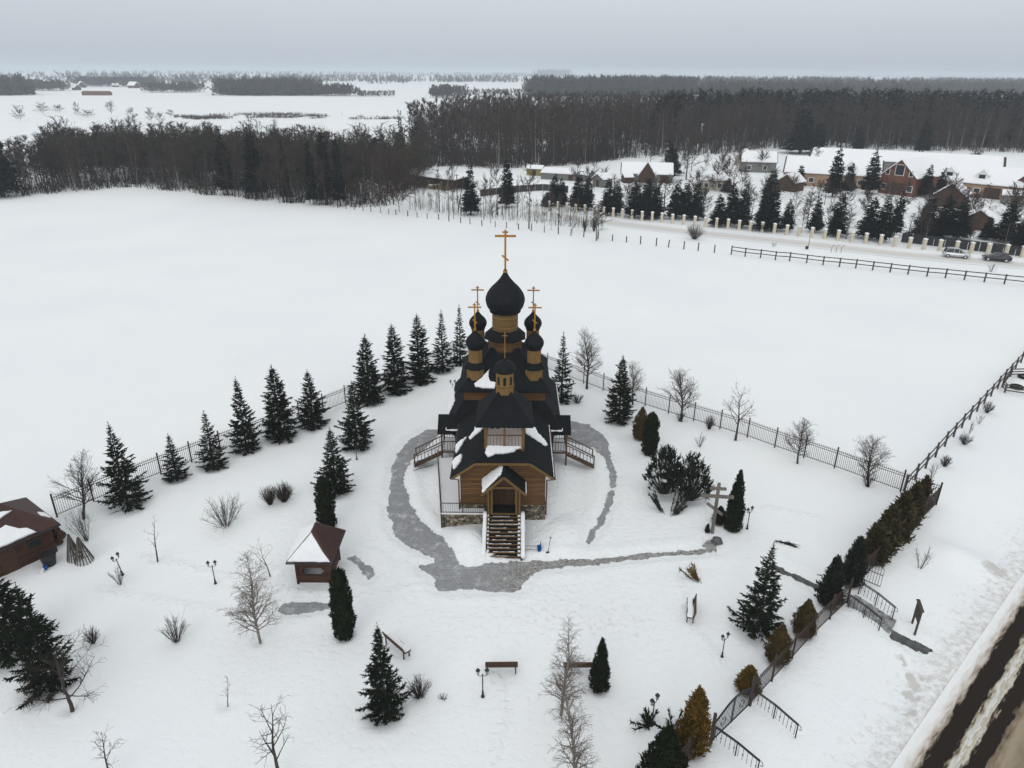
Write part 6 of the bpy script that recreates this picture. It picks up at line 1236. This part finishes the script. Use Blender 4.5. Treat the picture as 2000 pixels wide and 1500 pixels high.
def place(q, tm, label, group, name, cat, hs, rs, seedi=0):
    for i,(x,y) in enumerate(q):
        me,H_,R_ = tm[rs.randint(len(tm))]; s = rs.uniform(*hs)/H_; o = link(name,me,None,(x,y,float(H(x,y))-.1)); k = rs.uniform(.85,1.35); o.scale = (s*k,s*k,s); o.rotation_euler = (rs.normal(0,.05),rs.normal(0,.06),rs.uniform(0,6.3)); tag(o,label,cat,group)
rs = np.random.RandomState(42)
place(along(LFp,150,24,rs),FBR,'bare tree in the dense wood edge beyond the field at left','bare trees of the left wood edge','bare_tree','bare tree',(7.5,14),rs)
place(along(RFp[2:],130,14,rs),FBR,'bare tree at the near edge of the big forest behind the village','bare trees of the big forest edge','bare_tree','bare tree',(12,20),rs)
q = along(RFp[6:],60,60,rs); q[:,1] += 35; place(q,FSP,'dark spruce rising over the bare trees of the big forest','spruces of the big forest','spruce_tree','spruce tree',(19,24),rs)
def mass(name, pts, tms, hs, rs, label, cat, mats, wide=(.9,1.3)):
    Vs=[];Qs=[];Ms=[];o=0
    for x,y in pts:
        V,Qd,mi,H_ = tms[rs.randint(len(tms))]; s = rs.uniform(*hs)/H_; k = s*rs.uniform(*wide); a = rs.uniform(0,6.3); c_,s_ = math.cos(a),math.sin(a)
        W = np.empty_like(V); W[:,0] = (V[:,0]*c_-V[:,1]*s_)*k+x; W[:,1] = (V[:,0]*s_+V[:,1]*c_)*k+y; W[:,2] = V[:,2]*s; W[:,0] += V[:,2]*s*rs.normal(0,.06); Vs.append(W); Qs.append(Qd+o); Ms.append(mi); o += len(V)
    V = np.concatenate(Vs); 
    me = meshnp(name,V,np.concatenate(Qs),mats,np.concatenate(Ms)); return tag(link(name,me),label,cat,None,'stuff')
def raw(me, H_, mp_=None):
    V = np.empty(len(me.vertices)*3); me.vertices.foreach_get('co',V); Qd = np.empty(len(me.loops),int); me.loops.foreach_get('vertex_index',Qd); mi = np.empty(len(me.polygons),int); me.polygons.foreach_get('material_index',mi); return V.reshape(-1,3),Qd.reshape(-1,4),(mi if mp_ is None else np.array(mp_)[mi]),H_
LBR = [raw(far_bare(60+i,14,R_,24,280,t0,.16,sy),14,mm) for i,(R_,t0,sy,mm) in enumerate(((2.6,.1,0,(0,1)),(3.4,.22,1,(0,2)),(4.0,.3,1,(0,3)),(2.4,.15,0,(4,1)),(3.6,.12,1,(0,3)),(2.2,.3,0,(4,2))))]
MBR = [raw(far_bare(70+i,18,R_,16,150,t0,.24,0),18,mm) for i,(R_,t0,mm) in enumerate(((2.2,.12,(0,1)),(2.8,.12,(0,1)),(2.5,.25,(2,1)),(2.6,.1,(0,3))))]
MSP = [raw(far_spruce(80+i,18,R_,90,'needle2',1.3),18) for i,R_ in enumerate((2.4,2.8))]
mass('bare_wood', inpoly(LFp+LB,800,rs)+[0,10], LBR,(7,12.5),rs,'brown bare wood beyond the white field at left','wood',['bark','redtwig','twig','greentwig','birchbark'],(1.0,1.6))
q = np.concatenate([along(LFp,420,26,rs), along(RFp,900,60,rs), along(RFp[:6],500,40,rs)])
P0=[];P1=[]
for x,y in q:
    for k in range(9): p = np.array([x+rs.normal(0,.8),y+rs.normal(0,.5),float(H(x,y))]); P0.append(p); P1.append(p+[rs.normal(0,.5),rs.normal(0,.5),rs.uniform(.8,3.8)*(1 if y < 225 else 1.6)])
vv,qq = tubes_np(P0,P1,np.full(len(P0),.07),np.full(len(P0),.025)); tag(link('undergrowth',meshnp('undergrowth',vv,qq,['twig'])),'low brown undergrowth along the foot of the woods','undergrowth',None,'stuff')
mass('bare_forest', inpoly(RFp+RB,3600,rs)+[0,6], MBR,(13.5,19),rs,'wide bare brown forest behind the village','forest',['bark','foresttwig','birchbark','redtwig'])
mass('spruce_forest', inpoly([(92,368),(150,352),(235,334),(345,324),(420,400),(330,450),(200,470),(102,440)],900,rs), MSP,(19,25),rs,'dark spruce belt along the right skyline of the forest','forest',['needle2','bark'])
# ------------------------------------------------------------------ far country
FB_ = [raw(far_bare(90+i,10,R_,7,60,.06,.8,1),10) for i,R_ in enumerate((3.4,4.2,3.0))]
FS_ = [raw(far_spruce(95+i,10,2.4,36,'needle2',1.6),10) for i in range(2)]
def farwood(px0,px1,py,h,depth,n,kind,label):
    a, b = at_z(px0,py,0), at_z(px1,py,0); t = rs.rand(n); d = rs.rand(n)*depth; n = int(n); pts = np.stack([a[0]+(b[0]-a[0])*t, a[1]+(b[1]-a[1])*t+d],-1); pts[:,0] *= pts[:,1]/np.maximum(1,(pts[:,1]-d)); pts = pts[vnoise(pts[:,0]+300,pts[:,1],130 if depth < 1500 else 300) > .40] if depth >= 250 else pts; pts += rs.normal(0,h*.4,pts.shape)
    return mass('distant_wood',pts,FB_ if kind == 'b' else FS_ if kind == 's' else FB_+FS_,(h*.6,h*1.1),rs,label,'wood',['bark','twig'] if kind == 'b' else ['needle2','bark'])
farwood(432,618,187,17,60,480,'m','dark rectangular wood far out on the white plain'); farwood(628,692,188,12,30,120,'b','small hazy copse right of the rectangular wood'); farwood(842,905,191,12,40,120,'b','hazy copse at the edge of the far fields'); farwood(-20,58,187,19,80,180,'m','hazy wood at the far left on the plain'); farwood(60,130,178,12,60,120,'b','trees about the far hamlet, left'); farwood(150,300,170,14,80,300,'b','trees about the far hamlet, middle'); farwood(285,395,181,11,50,180,'b','trees about the far hamlet, right')
farwood(1375,2085,197,17,420,2600,'m','hazy woods just behind the spruce skyline'); farwood(1038,1345,192,20,330,2000,'m','long hazy forest beyond the big bare forest'); farwood(700,770,189,6,10,80,'b','thin hedge line on the far plain'); farwood(905,1040,186,7,20,120,'b','broken hedge on the far slope')
farwood(235,800,164,17,300,840,'m','first blue wooded belt towards the left horizon'); farwood(560,1010,161,17,300,720,'m','second blue wooded belt towards the middle horizon'); farwood(-60,260,158,18,500,640,'m','wooded belt on the left horizon'); farwood(1330,2080,181,19,1000,3400,'m','hazy woods beyond the spruce belt at right'); farwood(1200,2100,163,18,800,1800,'m','blue woods near the right horizon'); farwood(-200,1100,150,22,1800,1400,'m','faint wooded rim of the left horizon'); farwood(1000,2300,152,22,1800,1600,'m','faint wooded rim of the right horizon')
farwood(1048,1110,150,40,260,240,'m','hazy wooded knoll on the middle horizon')
P0=[];P1=[]
for k in range(5200):
    px = rs.uniform(340,800); py = rs.uniform(0,1)*8+np.interp(px,[340,520,800],[227,222,227]); p = at_z(px,py,.2)
    if vnoise(p[0],p[1],9)+.35*vnoise(p[0],p[1]*.5,30) < .62+.35*abs(px-560)/240: continue
    P0.append(p); P1.append(p+[rs.normal(0,.8),rs.normal(0,.8),rs.uniform(.5,2.2)])
vv,qq = tubes_np(P0,P1,np.full(len(P0),.16),np.full(len(P0),.05)); tag(link('reed_bed',meshnp('reed_bed',vv,qq,['redtwig'])),'brown reed strip across the snow beyond the left wood','reeds',None,'stuff')
for k,(px,py,ty,hw,lab) in enumerate(((85,222,205,13,'hazy round tree left of the other field bushes'),(116,219,208,13,'hazy wide bush on the far field, second from left'),(153,226,205,7,'hazy upright tree on the far field'),(172,229,217,15,'hazy low thicket beside the upright field tree'),(218,223,203,9,'hazy rounded tree standing alone on the far field'),(258,239,217,11,'hazy tree rising just over the left wood top'),(296,238,216,10,'hazy tree over the wood top, right of its neighbour'),(314,241,224,9,'hazy smaller tree over the wood top'),(334,227,217,10,'hazy low bush on the far field at right'),(40,236,212,12,'hazy tall tree behind the left wood corner'))):
    put_far(px,py,ty,hw,lab,'hazy trees on the far field',k,'field_tree',FBU,'tree')
hs_ = None
for k,(px,py) in enumerate(((66,158),(92,166),(108,172),(124,169),(146,161),(160,171),(186,167),(205,162),(226,170),(248,166),(262,172),(288,168),(312,174),(338,172),(150,176),(70,172),(1792,160),(1818,166),(1850,158),(1880,164),(1905,170),(1932,162),(1958,168),(1985,160),(1990,172),(1760,168))):
    p = at_z(px,py,0); 
    if hs_ is None:
        mb = MB(); mb.mi = 0; mb.prism([(-6,-4,-1),(-6,4,-1),(-6,4,3.6),(-6,0,7),(-6,-4,3.6)],(12,0,0)); mb.mi = 1
        for s in (-1,1): mb.slab([(-6.5,s*4.8,3.2),(6.5,s*4.8,3.2),(6.5,0,7.5),(-6.5,0,7.5)],.4)
        hs_ = mb.build('cottage',['shedbrown','snow'])
    o = hs_ if k == 0 else link('cottage',hs_.data); o.location = (p[0],p[1],0); o.rotation_euler = (0,0,rs.uniform(-1,1)); s = rs.uniform(.9,1.5); o.scale = (s,s,s)
    tag(o,'tiny snow roofed cottage in the hazy hamlet at far left' if px < 1000 else 'tiny snow roofed cottage in the hazy hamlet at far right','cottage','cottages of the far left hamlet' if px < 1000 else 'cottages of the far right hamlet')
p = at_z(190,186,0); o = MB().box((0,0,1.6),(34,8,3.6)).prism([(-17,-4.4,3.4),(-17,4.4,3.4),(-17,0,5)],(34,0,0)).build('farm_barn','brick',None,tuple(p)); tag(o,'long low reddish farm barn out on the white plain','barn')
# ------------------------------------------------------------------ sky, sun, air, camera
W = bpy.data.worlds.new('World'); SC.world = W; W.use_nodes = True; nt = W.node_tree; N, L = nt.nodes, nt.links; bg = N['Background']
SUN_EL, SUN_AZ = math.radians(32), math.radians(200)
sky = N.new('ShaderNodeTexSky'); sky.sky_type = 'NISHITA'; sky.sun_disc = False; sky.sun_elevation = SUN_EL; sky.sun_rotation = SUN_AZ; sky.dust_density = 4; sky.air_density = 1.2
hs = N.new('ShaderNodeHueSaturation'); hs.inputs['Saturation'].default_value = .35; L.new(sky.outputs[0], hs.inputs['Color'])
tc = N.new('ShaderNodeTexCoord'); sp = N.new('ShaderNodeSeparateXYZ'); L.new(tc.outputs['Generated'], sp.inputs[0])
cl = N.new('ShaderNodeTexNoise'); cl.inputs['Scale'].default_value = 1.6; cl.inputs['Detail'].default_value = 5; mp = N.new('ShaderNodeMapping'); mp.inputs['Scale'].default_value = (1,1,3.5); L.new(tc.outputs['Generated'], mp.inputs[0]); L.new(mp.outputs[0], cl.inputs['Vector'])
r = N.new('ShaderNodeValToRGB'); e = r.color_ramp.elements; e[0].position = 0; e[0].color = (SKH[0]*10,SKH[1]*10,SKH[2]*10,1); e[1].position = 1; e[1].color = (SKT[0]*10,SKT[1]*10,SKT[2]*10,1); k = e.new(.16); k.color = (SKM[0]*10,SKM[1]*10,SKM[2]*10,1); L.new(sp.outputs[2], r.inputs[0])
cm = N.new('ShaderNodeMapRange'); cm.inputs[3].default_value = .93; cm.inputs[4].default_value = 1.07; L.new(cl.outputs['Fac'], cm.inputs[0])
ml = N.new('ShaderNodeMixRGB'); ml.blend_type = 'MULTIPLY'; ml.inputs[0].default_value = 1; L.new(r.outputs[0], ml.inputs[1]); L.new(cm.outputs[0], ml.inputs[2])
mx = N.new('ShaderNodeMixRGB'); mx.inputs[0].default_value = .8; L.new(hs.outputs[0], mx.inputs[1]); L.new(ml.outputs[0], mx.inputs[2]); L.new(mx.outputs[0], bg.inputs['Color']); bg.inputs['Strength'].default_value = .1
sl = bpy.data.lights.new('sun', 'SUN'); sl.energy = SUNE; sl.angle = math.radians(40); sl.color = (1,.97,.93); so = bpy.data.objects.new('sun', sl); COL.objects.link(so)
sd = Vector((math.sin(SUN_AZ)*math.cos(SUN_EL), math.cos(SUN_AZ)*math.cos(SUN_EL), math.sin(SUN_EL))); so.rotation_euler = (-sd).to_track_quat('-Z','Y').to_euler()
if HAZE:
    m = bpy.data.materials.new('haze_air'); m.use_nodes = True; nt = m.node_tree; nt.nodes.remove(nt.nodes['Principled BSDF']); pv = nt.nodes.new('ShaderNodeVolumePrincipled')
    pv.inputs['Density'].default_value = HAZE; pv.inputs['Color'].default_value = (.70,.765,.835,1); pv.inputs['Anisotropy'].default_value = 0.; nt.links.new(pv.outputs[0], nt.nodes['Material Output'].inputs['Volume']); M['haze'] = m
    tag(MB().box((0,6600,27.5),(28000,15000,63)).build('haze','haze'),'pale winter haze lying over the whole snowy plain','haze',None,'stuff')
cam = bpy.data.cameras.new('camera'); cam.sensor_width = 36; cam.lens = 36*F/2000; cam.clip_start = .5; cam.clip_end = 40000; co = bpy.data.objects.new('camera', cam); COL.objects.link(co)
mw = Matrix([list(RC[i])+[0] for i in range(3)]+[[0,0,0,1]]); mw.translation = (0,0,CAMZ); co.matrix_world = mw; SC.camera = co
SC.view_settings.view_transform = 'Standard'; SC.view_settings.look = 'None'; SC.view_settings.gamma = 1; SC.view_settings.exposure = EXPO
SC.render.engine = 'CYCLES'; cy = SC.cycles; cy.max_bounces = 6; cy.diffuse_bounces = 3; cy.glossy_bounces = 2; cy.volume_bounces = 1; cy.transmission_bounces = 2; cy.use_denoising = True; cy.denoiser = 'OPENIMAGEDENOISE'; cy.denoising_prefilter = 'ACCURATE'; cy.sample_clamp_indirect = 6
